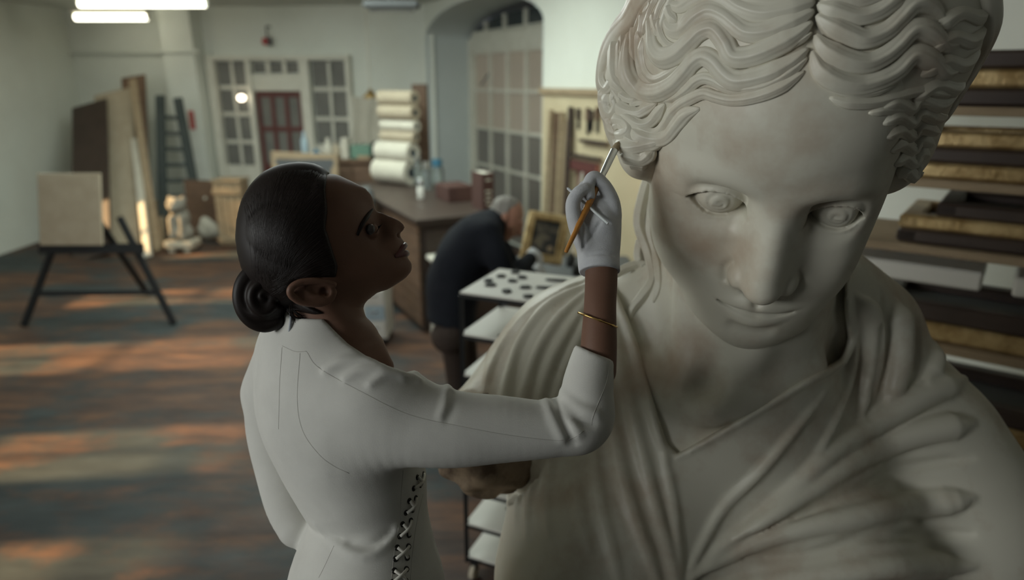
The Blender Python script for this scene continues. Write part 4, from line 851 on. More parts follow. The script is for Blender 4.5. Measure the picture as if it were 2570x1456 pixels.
V_, F_ = BU.net(); put_mesh('hair_bun', relax(V_, F_, 1, .3), F_, 'dark_hair', WOMAN)
mb = MB()                                                             # combed strands lying on the cap, drawn back to the bun
HL = np.array([(822, 440), (812, 424), (790, 412), (818, 470), (820, 520), (817, 565), (828, 615), (842, 660), (842, 688), (800, 692), (750, 412), (700, 420)], float)
for i in range(210):
    t = random.random()*8.0; k = int(t); st = HL[[0, 3, 4, 5, 6, 7, 8, 9, 9][k]]*(1-t+k)+HL[[3, 4, 5, 6, 7, 8, 9, 9, 9][k]]*(t-k)
    if i % 3 == 0: r_ = random.random()*3; k2 = int(r_); o_ = [HL[1], HL[2], HL[10], HL[11]]; st = o_[k2]*(1-r_+k2)+o_[k2+1]*(r_-k2)+(0, 10)
    en = np.array([690, 735])+np.array([random.uniform(-22, 28), random.uniform(-22, 22)]); mid = (st+en)/2+np.array([-30-.25*max(0, 620-st[1]), -.22*max(0, 640-st[1])])*random.uniform(.7, 1.1)
    if i % 3 == 0: mid = (st+en)/2+np.array([random.uniform(-105, -10), random.uniform(-60, 0)])
    Q = [((1-q)**2*st+2*q*(1-q)*mid+q*q*en) for q in np.linspace(.02, .92, 15)]; ok_ = [HG.hit(*q) for q in Q]
    g_ = [o[0] for o in ok_ if o[1]]
    if len(g_) < 9: continue
    pts = np.array(g_); nr = HG.normal(pts, .006); mb.tube(np.c_[pts-nr*.0002, .0007*np.linspace(1, .6, len(pts))], 5)
for i in range(150):
    st = np.array([random.uniform(612, 790), 0.]); st[1] = random.uniform(425, 470)+max(0, 690-st[0])*.75; en = np.array([672, 725])+np.array([random.uniform(-35, 30), random.uniform(-20, 15)]); mid = (st+en)/2+np.array([-.35*(st[0]-600)*random.uniform(.4, 1), random.uniform(-25, 5)])
    g_ = [o[0] for o in (HG.hit(*((1-q)**2*st+2*q*(1-q)*mid+q*q*en)) for q in np.linspace(.02, .9, 14)) if o[1]]
    if len(g_) < 8: continue
    pts = np.array(g_); nr = HG.normal(pts, .006); mb.tube(np.c_[pts-nr*.0002, .0007*np.linspace(.6, .6, len(pts))], 5)
tag(mb.build('hair_strands', 'dark_hair', WOMAN, True), kind='stuff')
mb = MB()
for P in ([(735, 770), (760, 790), (790, 795)], [(740, 765), (780, 778), (822, 772)], [(728, 772), (745, 790), (775, 798)], [(800, 775), (825, 770), (845, 758)], [(730, 760), (732, 785), (742, 800)]):
    for k in range(5): mb.tube(np.array([(*hp(x+random.uniform(-6, 6), y+random.uniform(-5, 5), .035+.002*k), .0005) for x, y in P]), 4)
tag(mb.build('loose_strands', 'dark_hair', WOMAN, True), kind='stuff')
mat('grey_ribbon', (.40, .42, .45), .6, .3)
MB().tube(np.c_[crv(np.array([pix(722, 772, .975), pix(730, 790, .965), pix(729, 812, .955), pix(724, 850, .965)]), 12), np.full(12, .0022)], 6).build('hair_ribbon', 'grey_ribbon', WOMAN, True)
# ---------------------------------------------------------------- forearm, glove, far hand
AG = Grid((.06, .80, 1.62), (.20, 1.10, 1.99), .0022)
AG.loft([tp(1500, 930, .99, .027, .026), tp(1503, 860, .998, .0265, .0255), tp(1506, 770, 1.01, .0240, .0215), tp(1509, 700, 1.025, .0245, .0195), tp(1508, 640, 1.035, .025, .020)], CR, pad=.02)
V_, F_ = AG.net(); put_mesh('forearm', relax(V_, F_, 1), F_, 'skin', WOMAN)
mb = MB(); ring = []
for i in range(41):
    t = 2*math.pi*i/40; c = pix(1500, 803, 1.006); ring.append((*(c+CR*.0282*math.cos(t)-CU*.0105*math.cos(t)*1.0+CF*.0285*math.sin(t)), .0013+.0007*(i % 5 == 0)))
mb.tube(ring, 8, cap=False); mb.build('bracelet', 'gold', WOMAN, True)
GD = 1.05
G = Grid((.055, .85, 1.66), (.215, 1.16, 2.06), .0017)
G.loft([tp(1505, 684, GD-.02, .0312, .0265), tp(1503, 665, GD-.018, .0318, .0265), tp(1502, 640, GD-.012, .0325, .0245), tp(1502, 600, GD-.005, .0345, .0235), tp(1504, 560, GD, .0345, .0230), tp(1508, 525, GD+.004, .0320, .0215)], CR, pad=.02)
G.f = np.maximum(G.f, 0)+np.minimum(G.f, 0)
# index: over the brush; thumb under it; the other three curl behind
G.tube([tp(1540, 540, GD-.004, .0120), tp(1536, 508, GD-.006, .0122), tp(1518, 470, GD-.010, .0112), tp(1492, 446, GD-.014, .0105), tp(1478, 462, GD-.018, .0096), tp(1480, 492, GD-.022, .0082)], .0035)
G.tube([tp(1524, 520, GD+.014, .0115), tp(1500, 462, GD+.014, .0108), tp(1470, 468, GD+.010, .0102), tp(1456, 492, GD+.006, .0095), tp(1462, 520, GD+.004, .0088)], .005)
G.tube([tp(1520, 540, GD+.026, .0112), tp(1490, 490, GD+.030, .0105), tp(1458, 500, GD+.026, .0100), tp(1448, 530, GD+.020, .0092), tp(1462, 552, GD+.014, .0085)], .005)
G.tube([tp(1518, 565, GD+.034, .0102), tp(1488, 530, GD+.040, .0096), tp(1462, 545, GD+.036, .0090), tp(1456, 572, GD+.030, .0082), tp(1470, 588, GD+.024, .0075)], .005)
G.tube([tp(1484, 640, GD-.014, .0165), tp(1462, 600, GD-.018, .0150), tp(1444, 556, GD-.022, .0125), tp(1438, 512, GD-.026, .0112), tp(1452, 484, GD-.028, .0100), tp(1468, 474, GD-.026, .0088)], .004)
G.ell(pix(1510, 580, GD-.010), (.022, .016, .030), .010)
for P in ([(1505, 560, 3), (1482, 598, 4), (1466, 620, 3)], [(1466, 620, 3), (1464, 585, 4), (1462, 545, 4), (1466, 510, 3)], [(1484, 500, 3), (1500, 530, 3), (1530, 560, 2)], [(1462, 680, 2), (1505, 668, 2.4), (1552, 672, 2)], [(1475, 640, 1.5), (1505, 636, 2), (1545, 640, 1.5)]):
    Q = crv(np.array([(p[0], p[1], 0, p[2]) for p in P]), 12); pts = G.path([(a, b) for a, b, _, _ in Q]); r = Q[:, 3]*GD/FPX; G.tube(np.c_[pts, r], .004, 's', n=12)
wr = pix(1505, 683, GD-.02); wd = unit(pix(1500, 600, GD)-wr); x, y, z = G.xyz((slice(None),)*3); G.f = np.maximum(G.f, -((x-wr[0])*wd[0]+(y-wr[1])*wd[1]+(z-wr[2])*wd[2]).astype(np.float32))
V_, F_ = G.net(); put_mesh('glove', relax(V_, F_, 2), F_, 'glove_cotton', WOMAN)
mb = MB(); mb.tube(np.array([tp(1455, 677, GD-.02, .0)]*2), 4) if 0 else None
FG = Grid((-.40, .98, 1.36), (-.27, 1.16, 1.56), .0024)
FG.loft([tp(752, 1335, 1.125, .024, .022), tp(768, 1368, 1.115, .022, .020), tp(780, 1392, 1.11, .020, .016)], CR); FG.loft([tp(780, 1392, 1.11, .024, .014), tp(796, 1440, 1.115, .026, .014)], CR, .01)
for i in range(4): FG.tube([tp(784+8*i, 1432, 1.11+.004*i, .0088), tp(792+8*i, 1466, 1.115+.004*i, .0082), tp(806+7*i, 1486, 1.12+.004*i, .0072)], .004)
FG.tube([tp(784, 1400, 1.10, .010), tp(806, 1424, 1.09, .009), tp(818, 1452, 1.092, .0078)], .005)
V_, F_ = FG.net(); put_mesh('hand', relax(V_, F_, 1), F_, 'skin', WOMAN)
# skirt, legs and shoes below the frame
LGR = Grid((-.62, .62, .40), (.25, 1.52, 1.12), .0075); c = pix(918, 1560, TD); cx, cy = c[0], c[1]
SG = Grid((-.62, .62, .80), (.25, 1.52, 1.40), .0075)
SG.loft([tp(920, 1480, TD, .124, .167), (cx, cy, 1.20, .132, .176), (cx, cy, 1.00, .125, .168), (cx, cy, .84, .115, .155)], FACE); zz = SG.ax[2][None, None, :]; SG.f = np.maximum(np.maximum(SG.f, .865-zz), zz-1.32)
V_, F_ = SG.net(); put_mesh('skirt', V_, F_, 'jacket_cloth', WOMAN)
lat = np.array([-FACE[1], FACE[0], 0]); mat('shoe_leather', (.02, .018, .016), .35, .5)
for sg in (-1, 1):
    b_ = np.array([cx, cy, 0])+lat*sg*.085
    LGR.tube([(*(b_+(0, 0, 1.05)), .075), (*(b_+(0, 0, .88)), .055), (*(b_+(0, 0, .80)-FACE*.012), .056), (*(b_+(0, 0, .60)), .036), (*(b_+(0, 0, .50)), .034), (*(b_+(0, 0, .475)+FACE*.03), .033)], .01)
    SHG = Grid(b_+(-.22, -.22, .405), b_+(.22, .22, .60), .005); SHG.tube([(*(b_+(0, 0, .46)-FACE*.045), .032), (*(b_+(0, 0, .455)+FACE*.03), .034), (*(b_+(0, 0, .445)+FACE*.11), .034), (*(b_+(0, 0, .440)+FACE*.16), .022)], .01)
    zz = SHG.ax[2][None, None, :]; SHG.f = np.maximum(SHG.f, PLAT+.001-zz); V_, F_ = SHG.net(); put_mesh('shoe', V_, F_, 'shoe_leather', WOMAN)
V_, F_ = LGR.net(); put_mesh('legs', V_, F_, 'skin', WOMAN)
# ---------------------------------------------------------------- what she holds
mat('brush_wood', (.55, .24, .05), .3, .5, var=(.42, .17, .03), scale=30, stretch=(1, 1, 8)); mat('ferrule', (.72, .75, .74), .22, .5, metal=.9); mat('bristle', (.42, .34, .22), .8, .2, bump=.6, bscale=600)
b0, b1, b2, b3 = pix(1420, 633, GD-.050), pix(1511, 441, GD-.004), pix(1541, 379, 1.082), pix(1553, 358, 1.092)
BR = thing('artist_brush', b0, 'flat artist brush with amber wooden handle and silver ferrule in her gloved hand', 'brush')
d_ = b1-b0; MB().tube(np.array([(*(b0+d_*t), r) for t, r in ((0, .0024), (.01, .0030), (.3, .0042), (.65, .0056), (.85, .0048), (1.0, .0042))]), 14).build('handle', 'brush_wood', BR, True)
d_ = b2-b1; MB().tube(np.array([(*(b1+d_*t), r) for t, r in ((-.1, .0050), (.0, .0056), (.06, .0050), (.12, .0054), (.5, .0060), (1.0, .0062))]), 14).build('ferrule', 'ferrule', BR, 'auto')
d_ = b3-b2; MB().tube(np.array([(*(b2+d_*t), r) for t, r in ((-.1, .0056), (.3, .0062), (.75, .0050), (1.1, .0014))]), 12).build('bristles', 'bristle', BR, True)
mat('swab_stick', (.72, .76, .76), .5, .3); s0, s1 = pix(1425, 473, GD-.010), pix(1526, 561, GD-.036)
SW = thing('cotton_swab', s0, 'thin pale swab stick tucked crosswise in her gloved hand', 'swab')
MB().bar(s0, s1, .0021, 8).build('stick', 'swab_stick', SW, 'auto'); MB().tube(np.array([(*(s0+(s1-s0)*t), r) for t, r in ((-.02, .0008), (.02, .0022), (.07, .0024), (.11, .0012))]), 10).build('swab_tip', 'glove_cotton', SW, True)
# low working platform she stands on
mat('platform_wood', (.23, .15, .09), .7, .3, var=(.16, .10, .06), scale=6, stretch=(1, 9, 1))
px0 = -.295
PF = thing('work_platform', (px0, cy, 0), 'low wooden work platform under the woman', 'platform')
for i in range(4): MB().box((px0-.195+.13*i, cy+.02, PLAT-.0135), (.124, .84, .025), ch=.003).build('plank', 'platform_wood', PF)
for sx in (-1, 1):
    MB().box((px0+sx*.20, cy+.02, PLAT-.07), (.05, .78, .085)).build('bearer', 'platform_wood', PF)
    for sy in (-1, 1): MB().box((px0+sx*.20, cy+.02+sy*.35, (PLAT-.11)/2), (.06, .06, PLAT-.11)).build('leg', 'platform_wood', PF)
# ================================================================ things about the studio
mat('tube_glow', (1, 1, .9), .3, emit=(1.0, .97, .78, 9)); mat('globe_glow', (1, .9, .7), .3, emit=(1, .88, .68, 7)); mat('red_paint', (.40, .05, .05), .5); mat('canvas_white', (.56, .53, .45), .85, .2, var=(.47, .44, .37), scale=8)
mat('canvas_beige', (.42, .36, .27), .85, .2, var=(.34, .28, .2), scale=8); mat('green_box', (.14, .25, .19), .7); mat('pale_blue', (.36, .46, .52), .4); mat('ladder_paint', (.040, .050, .048), .6, var=(.07, .08, .075), scale=5)
mat('gilt', (.62, .46, .23), .36, .5, metal=.45, var=(.30, .19, .07), scale=14, amt=.9, bump=.5, bscale=60); mat('stone_grey', (.27, .25, .21), .85, .2, var=(.16, .15, .13), scale=9, bump=.5, bscale=25); mat('plaster', (.55, .50, .40), .85, .2, var=(.45, .40, .31), scale=7)
mat('navy_cloth', (.011, .013, .018), .85, .15, var=(.016, .018, .024), scale=20, bump=.3, bscale=200); mat('brown_cloth', (.050, .038, .032), .85, .2); mat('grey_hair', (.26, .245, .22), .7, .3, bump=.5, bscale=200); mat('pale_skin', (.50, .27, .19), .5, .4, var=(.42, .2, .14), scale=20)
mat('tray_white', (.66, .65, .60), .35, .5); mat('clear_glass', (.60, .66, .66), .05, .5, Transmission_Weight=.85, IOR=1.2); mat('blue_lid', (.05, .16, .25), .5); mat('book_cloth', (.075, .036, .030), .7); mat('paper', (.60, .58, .50), .9); mat('board_cream', (.55, .47, .32), .8, .2, var=(.45, .37, .24), scale=4)
mat('shard', (.035, .036, .034), .6, .4); mat('brass', (.45, .30, .12), .4, metal=.8)
def solo(mb, name, m, label, cat, group=None, smooth=False): return tag(mb.build(name, m, None, smooth), label, cat, group)
# ---- lamps
for (a, b, z, lab) in (((200, 12), (516, 8), 2.98, 'nearer fluorescent tube lamp under the ceiling'), ((190, 44), (369, 43), 2.95, 'farther short fluorescent tube lamp under the ceiling')):
    yy = 8.0 if 'nearer' in lab else 9.6; p, q = ony(*a, yy), ony(*b, yy); q[2] = p[2] = (p[2]+q[2])/2; r = .035 if 'nearer' in lab else .04
    T = thing('fluorescent_lamp', (p+q)/2+np.array([0, 0, CEIL-.03-(p[2]+q[2])/2]), lab, 'ceiling lamp', 'fluorescent lamps')
    MB().bar(p, q, r, 14).build('tube', 'tube_glow', T, 'auto'); MB().beam(p+(-.03, 0, .085), q+(.03, 0, .085), .13, .06).build('housing', 'white_wood', T)
    for t in (.12, .88): c = p+(q-p)*t; MB().bar(c+(0, 0, .1), (c[0], c[1], CEIL), .012, 8).build('hanger', 'grey_paint', T)
    for c, d in ((p, -1), (q, 1)): MB().box(c+(d*.012, 0, .03), (.024, .06, .12)).build('end_cap', 'white_wood', T)
a, b = ony(915, 12, 7.2), ony(1052, 6, 7.2)
T = thing('ceiling_lamp', (a+b)/2, 'dark unlit lamp housing hanging near the top of the arched opening', 'ceiling lamp'); b[2] = a[2]
MB().beam(a, b, .22, .07, ch=.02).build('housing', 'grey_paint', T); MB().bar((a+b)/2, ((a+b)/2)*(1, 1, 0)+(0, 0, CEIL), .015).build('hanger', 'grey_paint', T); MB().bar(a+(.05, -.02, -.05), b+(-.05, -.02, -.05), .018, 10).build('tube', 'dim_glass', T, 'auto')
c = BW.pt(*BW.uv(622, 245), .18); T = thing('globe_lamp', c, 'small glowing globe lamp by the left glazed door', 'lamp'); MB().lathe(c-(0, 0, .075), [(.015, .03), (.04, .04), (.055, .065), (.055, .085), (.04, .11), (.015, .12)], 16).build('globe', 'globe_glow', T, True); MB().bar(c+BW.n*-.07, c+BW.n*-.14, .012).build('arm', 'brass', T)
c = BW.pt(*BW.uv(682, 105), .12); T = thing('alarm_light', c, 'small red alarm light on a bracket above the glazed doors', 'alarm light'); MB().lathe(c+BW.d*-.03-(0, 0, .03), [(.02, -.02), (.05, 0), (.055, .05), (.03, .08)], 12).build('red_lens', 'red_paint', T, True); MB().box(c+BW.d*.03, (.05, .06, .12), BW.R, .01).build('body', 'grey_paint', T); MB().bar(c+(0, 0, .04), c+(0, 0, .20), .012).build('stem', 'grey_paint', T); MB().bar(c+(0, 0, .2), c-BW.n*.12+(0, 0, .2), .012).build('bracket', 'grey_paint', T)
yb = 9.3; a, b = ony(924, 105, yb), ony(930, 240, yb)
T = thing('pendant_lamp', b, 'brass pendant lamp on a long thin rod over the hanging white cloth', 'lamp'); MB().bar(b+(0, 0, .06), (b[0], b[1], CEIL), .013).build('rod', 'white_wood', T); MB().lathe(b+(0, 0, -.03), [(.10, 0), (.11, .015), (.06, .05), (.03, .09), (.014, .12)], 18).build('shade', 'brass', T, True)
# ---- notices on the pilaster
c0, c1_ = BW.uv(472, 278, .29), BW.uv(491, 325, .29); T = thing('notice', BW.pt((c0[0]+c1_[0])/2, c1_[1], .29), 'small red notice on the pilaster', 'notice'); mb = MB(); BW.box(mb, c0[0], c1_[0], c1_[1], c0[1], .282, .296); mb.build('sheet', 'red_paint', T); mb = MB(); zz_ = (c0[1]+c1_[1])/2
for k in range(4): BW.box(mb, c0[0]+.02, c1_[0]-.02, zz_-.07+.045*k, zz_-.058+.045*k, .296, .298)
mb.build('print', 'canvas_beige', T)
c0, c1_ = BW.uv(500, 330, .06), BW.uv(518, 350, .06); mb = MB(); BW.box(mb, c0[0], c1_[0], c1_[1], c0[1], 0, .07, .008); solo(mb, 'switch_box', 'black_metal', 'small black switch box on the wall beside the pilaster', 'switch')
# ---- leaning boards, ladder, oddments at the left
def lean(name, x0, y0, x1, y1, d0, d1, wd, th, m, label, cat, group=None):
    "board from foot (photo pixel on the floor) to head (pixel at depth y = d1)"
    f = onz(x0, y0, .0); h = ony(x1, y1, d1); o = f+(0, 0, .012); mb = MB(); mb.beam(o, h, wd, th, up=(0, -1, .25), ch=.004); return solo(mb, name, m, label, cat, group)
lean('plank', 396, 632, 333, 200, 0, 9.75, .10, .035, 'pale_wood', 'long pale plank leaning on the wall left of the dark ladder', 'plank', 'leaning planks')
lean('plank', 405, 622, 400, 500, 0, 9.4, .11, .04, 'pale_wood', 'short pale plank standing at the foot of the ladder', 'plank', 'leaning planks')
lean('plank', 372, 648, 338, 350, 0, 9.5, .09, .05, 'canvas_white', 'white painted batten leaning at far left', 'plank', 'leaning planks')
lean('board', 352, 620, 335, 192, 0, 10.15, .34, .03, 'old_wood', 'tall brown board leaning in the far left corner', 'board', 'leaning boards')
lean('board', 300, 632, 285, 230, 0, 10.0, .55, .03, 'canvas_beige', 'wide beige canvas leaning left of the tall brown board', 'board', 'leaning boards')
lean('board', 232, 650, 225, 260, 0, 9.8, .50, .03, 'dark_wood', 'large dark panel leaning on the wall at the left end', 'board', 'leaning boards')
f0, f1 = onz(412, 612, 0), onz(512, 600, 0); h0, h1 = ony(402, 240, 9.75), ony(446, 246, 9.75)
T = thing('ladder', (f0+f1)/2, 'dark green wooden ladder leaning against the back wall', 'ladder')
for a, b in ((f0, h0), (f1, h1)): MB().beam(a+(0, 0, .05), b, .115, .06, up=(0, -1, .2), ch=.004).build('rail', 'ladder_paint', T)
for k in range(8): t = .10+.108*k; MB().bar(f0+(h0-f0)*t, f1+(h1-f1)*t, .030, 8).build('rung', 'ladder_paint', T)
lean('board', 515, 604, 500, 452, 0, 9.3, .42, .03, 'old_wood', 'brown wooden board propped behind the white sack', 'board', 'leaning boards')
# crate
p = onz(598, 612, 0); T = thing('crate', p, 'tall pale wooden crate beside the white sack', 'crate'); hc = ony(598, 452, p[1])[2]; wcr = .36; dcr = .3
for k in range(4): MB().box(p+((k-1.5)*wcr/4, -dcr/2, hc/2+.01), (wcr/4-.008, .02, hc-.02), ch=.003).build('slat', 'pale_wood', T)
for k in range(3): MB().box(p+(-wcr/2, -dcr/2+.06+.09*k, hc/2+.01), (.02, .082, hc-.02), ch=.003).build('slat', 'pale_wood', T); MB().box(p+(wcr/2, -dcr/2+.06+.09*k, hc/2+.01), (.02, .082, hc-.02), ch=.003).build('slat', 'pale_wood', T)
for z_ in (.10, hc*.85): MB().box(p+(0, -dcr/2-.02, z_), (wcr+.02, .02, .07), ch=.003).build('batten', 'pale_wood', T)
MB().box(p+(0, 0, hc+.01), (wcr+.03, dcr+.05, .025), ch=.004).build('lid', 'pale_wood', T)
# sack
p = onz(535, 600, 0); sg_ = Grid(p+(-.35, -.35, 0), p+(.35, .35, .8), .014); sg_.ell(p+(0, 0, .16), (.20, .17, .18)); sg_.tube([(*(p+(0, 0, .28)), .13), (*(p+(.03, 0, .45)), .07), (*(p+(.05, -.02, .52)), .05)], .06); sg_.tube([(*(p+(.05, -.02, .52)), .04), (*(p+(.02, -.04, .60)), .075)], .03)
gx, gy, gz = sg_.xyz((slice(None),)*3); sg_.f = np.maximum(sg_.f+.010*np.sin(28*gx+9*gz)*np.sin(25*gy+14*gz+1), .003-gz+0*gx); V_, F_ = sg_.net(); tag(put_mesh('sack', V_, F_, 'canvas_white'), 'white cloth sack tied at the neck on the floor', 'sack')
p = onz(560, 590, 0)+(0, .25, 0); solo(MB().lathe(p, [(.10, .005), (.14, .04), (.17, .25), (.15, .42), (.08, .52), (.06, .60), (.10, .66), (.09, .66), (.05, .6)], 20), 'urn', 'stone_grey', 'dark clay urn behind the white sack', 'urn', smooth=True)
# stone fragments on a plaster block
p = onz(462, 628, 0); T = thing('plaster_block', p, 'low cream plaster block on small feet on the floor', 'block'); MB().box(p+(0, 0, .10), (.36, .30, .09), ch=.012).build('slab', 'plaster', T); MB().box(p+(-.1, 0, .03), (.07, .26, .055)).build('foot', 'plaster', T); MB().box(p+(.1, 0, .03), (.07, .26, .055)).build('foot', 'plaster', T)
q = p+(0, 0, .146); fg = Grid(q+(-.3, -.3, 0), q+(.3, .3, .75), .012); fg.ell(q+(0, 0, .10), (.16, .13, .12)); fg.ell(q+(0, .02, .28), (.12, .11, .16), .05); fg.ell(q+(-.01, -.02, .46), (.115, .11, .10), .03); fg.ell(q+(-.01, -.12, .43), (.05, .04, .04), .02)
for s in (-1, 1): fg.ell(q+(s*.09, 0, .53), (.035, .03, .05), .02); fg.tube([(*(q+(s*.07, -.08, .30)), .04), (*(q+(s*.07, -.11, .05)), .04)], .02); fg.ell(q+(s*.045, -.115, .49), (.018, .02, .016), .01, 's')
gx, gy, gz = fg.xyz((slice(None),)*3); fg.f = np.maximum(fg.f+.006*np.sin(50*gx+20*gz)*np.sin(45*gy+2), q[2]+.002-gz+0*gx); V_, F_ = fg.net(); tag(put_mesh('stone_sculpture', V_, F_, 'stone_grey'), 'weathered squat stone animal carving on the plaster block', 'sculpture')
# easel
f0 = onz(437, 815, 0); T = thing('easel', f0*(1, 1, 0), 'black easel at the left with one leg stretched towards the room', 'easel'); top = ony(300, 545, f0[1]+.25)
legs = [(f0, top), (f0+(-1.35, -.05, 0), top+(-.50, 0, 0)), (f0+(-.70, .9, 0), top+(-.25, .05, 0))]
for a, b in legs: MB().beam(a+(0, 0, .005), b, .055, .035, up=(0, -1, .3), ch=.003).build('leg', 'black_metal', T)
ca, cb = legs[0][0]+(legs[0][1]-legs[0][0])*.30, legs[1][0]+(legs[1][1]-legs[1][0])*.30; MB().beam(ca, cb, .045, .03, up=(0, -1, .3)).build('crossbar', 'black_metal', T); ca, cb = legs[0][0]+(legs[0][1]-legs[0][0])*.72, legs[1][0]+(legs[1][1]-legs[1][0])*.72; MB().beam(ca+(.1, -.04, 0), cb+(-.1, -.04, 0), .09, .03, up=(0, -1, .3)).build('ledge', 'black_metal', T)
q = (ca+cb)/2+(-.12, -.045, .36); Rq = np.array([[1, 0, 0], [0, .97, -.24], [0, .24, .97]]).T; Rq = np.array([[1, 0, 0], [0, .97, .24], [0, -.24, .97]]); solo(MB().box(q+(0, .0, .0), (.56, .025, .64), Rq, .004), 'stretched_canvas', 'canvas_beige', 'blank canvas standing on the black easel', 'canvas')
# ---- cabinet by the doors and what stands on it
yc = 8.75; a = ony(690, 402, yc); b = ony(986, 402, yc); zt_ = a[2]; T = thing('drawer_cabinet', ((a[0]+b[0])/2, yc, 0), 'long brown wooden drawer cabinet in front of the glazed doors', 'cabinet')
cx_, wc = (a[0]+b[0])/2, b[0]-a[0]; MB().box((cx_, yc+.25, zt_/2-.02), (wc-.04, .48, zt_-.06), ch=.006).build('body', 'old_wood', T); MB().box((cx_, yc+.24, zt_-.02), (wc, .54, .04), ch=.006).build('top', 'old_wood', T)
for i in range(3):
    for j in range(5):
        d_ = MB().box((cx_-wc/2+.04+(wc-.08)*(i+.5)/3, yc, .12+(zt_-.22)*(j+.5)/5), ((wc-.08)/3-.02, .03, (zt_-.22)/5-.018), ch=.005).build('drawer', 'old_wood', T); MB().lathe(d_.data.vertices[0].co*0+Vector((cx_-wc/2+.04+(wc-.08)*(i+.5)/3, yc-.015, .12+(zt_-.22)*(j+.5)/5)), [(.008, 0), (.008, .015), (.018, .022), (.012, .032)], 10, (0, -1, 0)).build('knob', 'brass', d_, 'auto')
def on_cab(x, dy=.2): q = ony(x, 400, yc+dy); return np.array([q[0], yc+dy, zt_+.001])
def cbox(name, x0, x1, h, m, label, cat, dy=.22, dep=.2, grp=None): a, b = on_cab(x0, dy), on_cab(x1, dy); return solo(MB().box(((a[0]+b[0])/2, a[1], zt_+h/2+.001), (b[0]-a[0], dep, h), ch=.006), name, m, label, cat, grp)
cbox('box', 886, 935, .17, 'green_box', 'green cardboard box on the drawer cabinet', 'box'); cbox('box', 938, 960, .21, 'black_metal', 'black upright box next to the green box', 'box'); cbox('carton', 862, 880, .26, 'canvas_white', 'cream upright carton left of the green box', 'carton'); cbox('wood_block', 898, 930, .05, 'pale_wood', 'thin pale wood block in front of the green box', 'wood block', .06, .06)
for x, h, r, m, lab in ((768, .34, .045, 'pale_blue', 'tall pale blue bottle on the drawer cabinet'), (795, .12, .05, 'blue_lid', 'small blue pot on the drawer cabinet'), (826, .26, .055, 'canvas_white', 'cream jug right of the small blue pot'), (846, .20, .05, 'canvas_beige', 'beige jar between the jug and the carton')):
    solo(MB().lathe(on_cab(x), [(r*.8, 0), (r, .02), (r, h*.65), (r*.55, h*.8), (r*.4, h*.86), (r*.42, h)], 18), lab.split()[-6] if 0 else 'bottle' if 'bottle' in lab else 'pot' if 'pot on' in lab else 'jug' if 'cream jug' in lab else 'jar', m, lab, 'bottle' if 'bottle' in lab else 'pot' if 'pot on' in lab else 'jug' if 'cream jug' in lab else 'jar', smooth=True)
# leaning empty frame in front of it
yf = 8.45; a, b = ony(680, 380, yf), ony(848, 398, yf); T = thing('picture_frame', ((a[0]+b[0])/2, yf-.1, 0), 'large weathered wooden frame leaning in front of the drawer cabinet', 'frame'); za, zb_ = (a[2]+b[2])/2, .02
for (p, q, w_) in (((a[0], yf, za), (b[0], yf, za-.04), .09), ((a[0]+.04, yf-.12, zb_+.05), (b[0]-.04, yf-.12, zb_+.05), .09), ((a[0]+.045, yf, za), (a[0]+.045, yf-.12, zb_), .09), ((b[0]-.045, yf, za-.04), (b[0]-.045, yf-.12, zb_), .09)): MB().beam(p, q, .05, w_, up=(0, 0, 1) if abs(p[2]-q[2]) < .1 else (1, 0, 0), ch=.01).build('rail', 'pale_wood', T)
MB().box(((a[0]+b[0])/2, yf-.03, za/2), (b[0]-a[0]-.1, .01, za-.1), ch=0).build('backing', 'grey_paint', T)
# hanging cloth
u_a, u_b, z_a, z_b = BW.uv(884, 245)[0], BW.uv(975, 245)[0], BW.uv(925, 240)[1], BW.uv(925, 368)[1]; nu, nv = 26, 22; V = []; F = []
for s_ in (0, 1):
    for j in range(nv):
        for i in range(nu):
            t, r = i/(nu-1), j/(nv-1); V.append(BW.pt(u_a+(u_b-u_a)*(t+.03*math.sin(5*r+3*t)*r), z_a+(z_b-z_a)*r*(1-.10*math.sin(3.1*t+.4))-.03*math.sin(math.pi*t), .07+.035*math.sin(16*t+2*r)*(.3+r)+s_*.006))
for s_ in (0, 1):
    for j in range(nv-1):
        for i in range(nu-1): k = s_*nu*nv+j*nu+i; F.append((k, k+1, k+nu+1, k+nu) if s_ else (k, k+nu, k+nu+1, k+1))
solo(MB().raw(V, F), 'hanging_cloth', 'canvas_white', 'white cloth hanging on the back wall under the brass pendant lamp', 'cloth', smooth=True)
# ---- the workbench
def fl(x, y): return onz(x, y, 0)
bb = fl(1063, 836); dL = unit([-.457, .889, 0]); dS = unit([.889, .457, 0]); BH = 1.03; BL, BWd = 2.25, .78
T = thing('workbench', bb+dL*BL/2+dS*BWd/2, 'heavy brown workbench with a dark top behind the bending man', 'workbench'); R_ = np.stack([dL, -dS, (0, 0, 1)], 1); bc_ = bb+dL*BL/2+dS*BWd/2
MB().box(bc_+(0, 0, BH-.02), (BL+.08, BWd+.08, .045), R_, .006).build('top', 'dark_wood', T); MB().box(bc_+(0, 0, BH/2-.02), (BL-.02, BWd-.02, BH-.06), R_).build('carcass', 'dark_wood', T)
for k in range(9): MB().box(bb+dL*BL/2-dS*.004+(0, 0, .06+(BH-.12)*(k+.5)/9), (BL, .022, (BH-.12)/9-.006), R_, .003).build('side_board', 'old_wood', T)
for k in (0, 1): MB().box(bb+dS*(BWd*(.27+.46*k))-dL*.006+(0, 0, BH/2-.02), (.02, BWd*.42, BH-.16), R_, .005).build('door', 'dark_wood', T)
def ob(x, y): return onz(x, y, BH+.003)
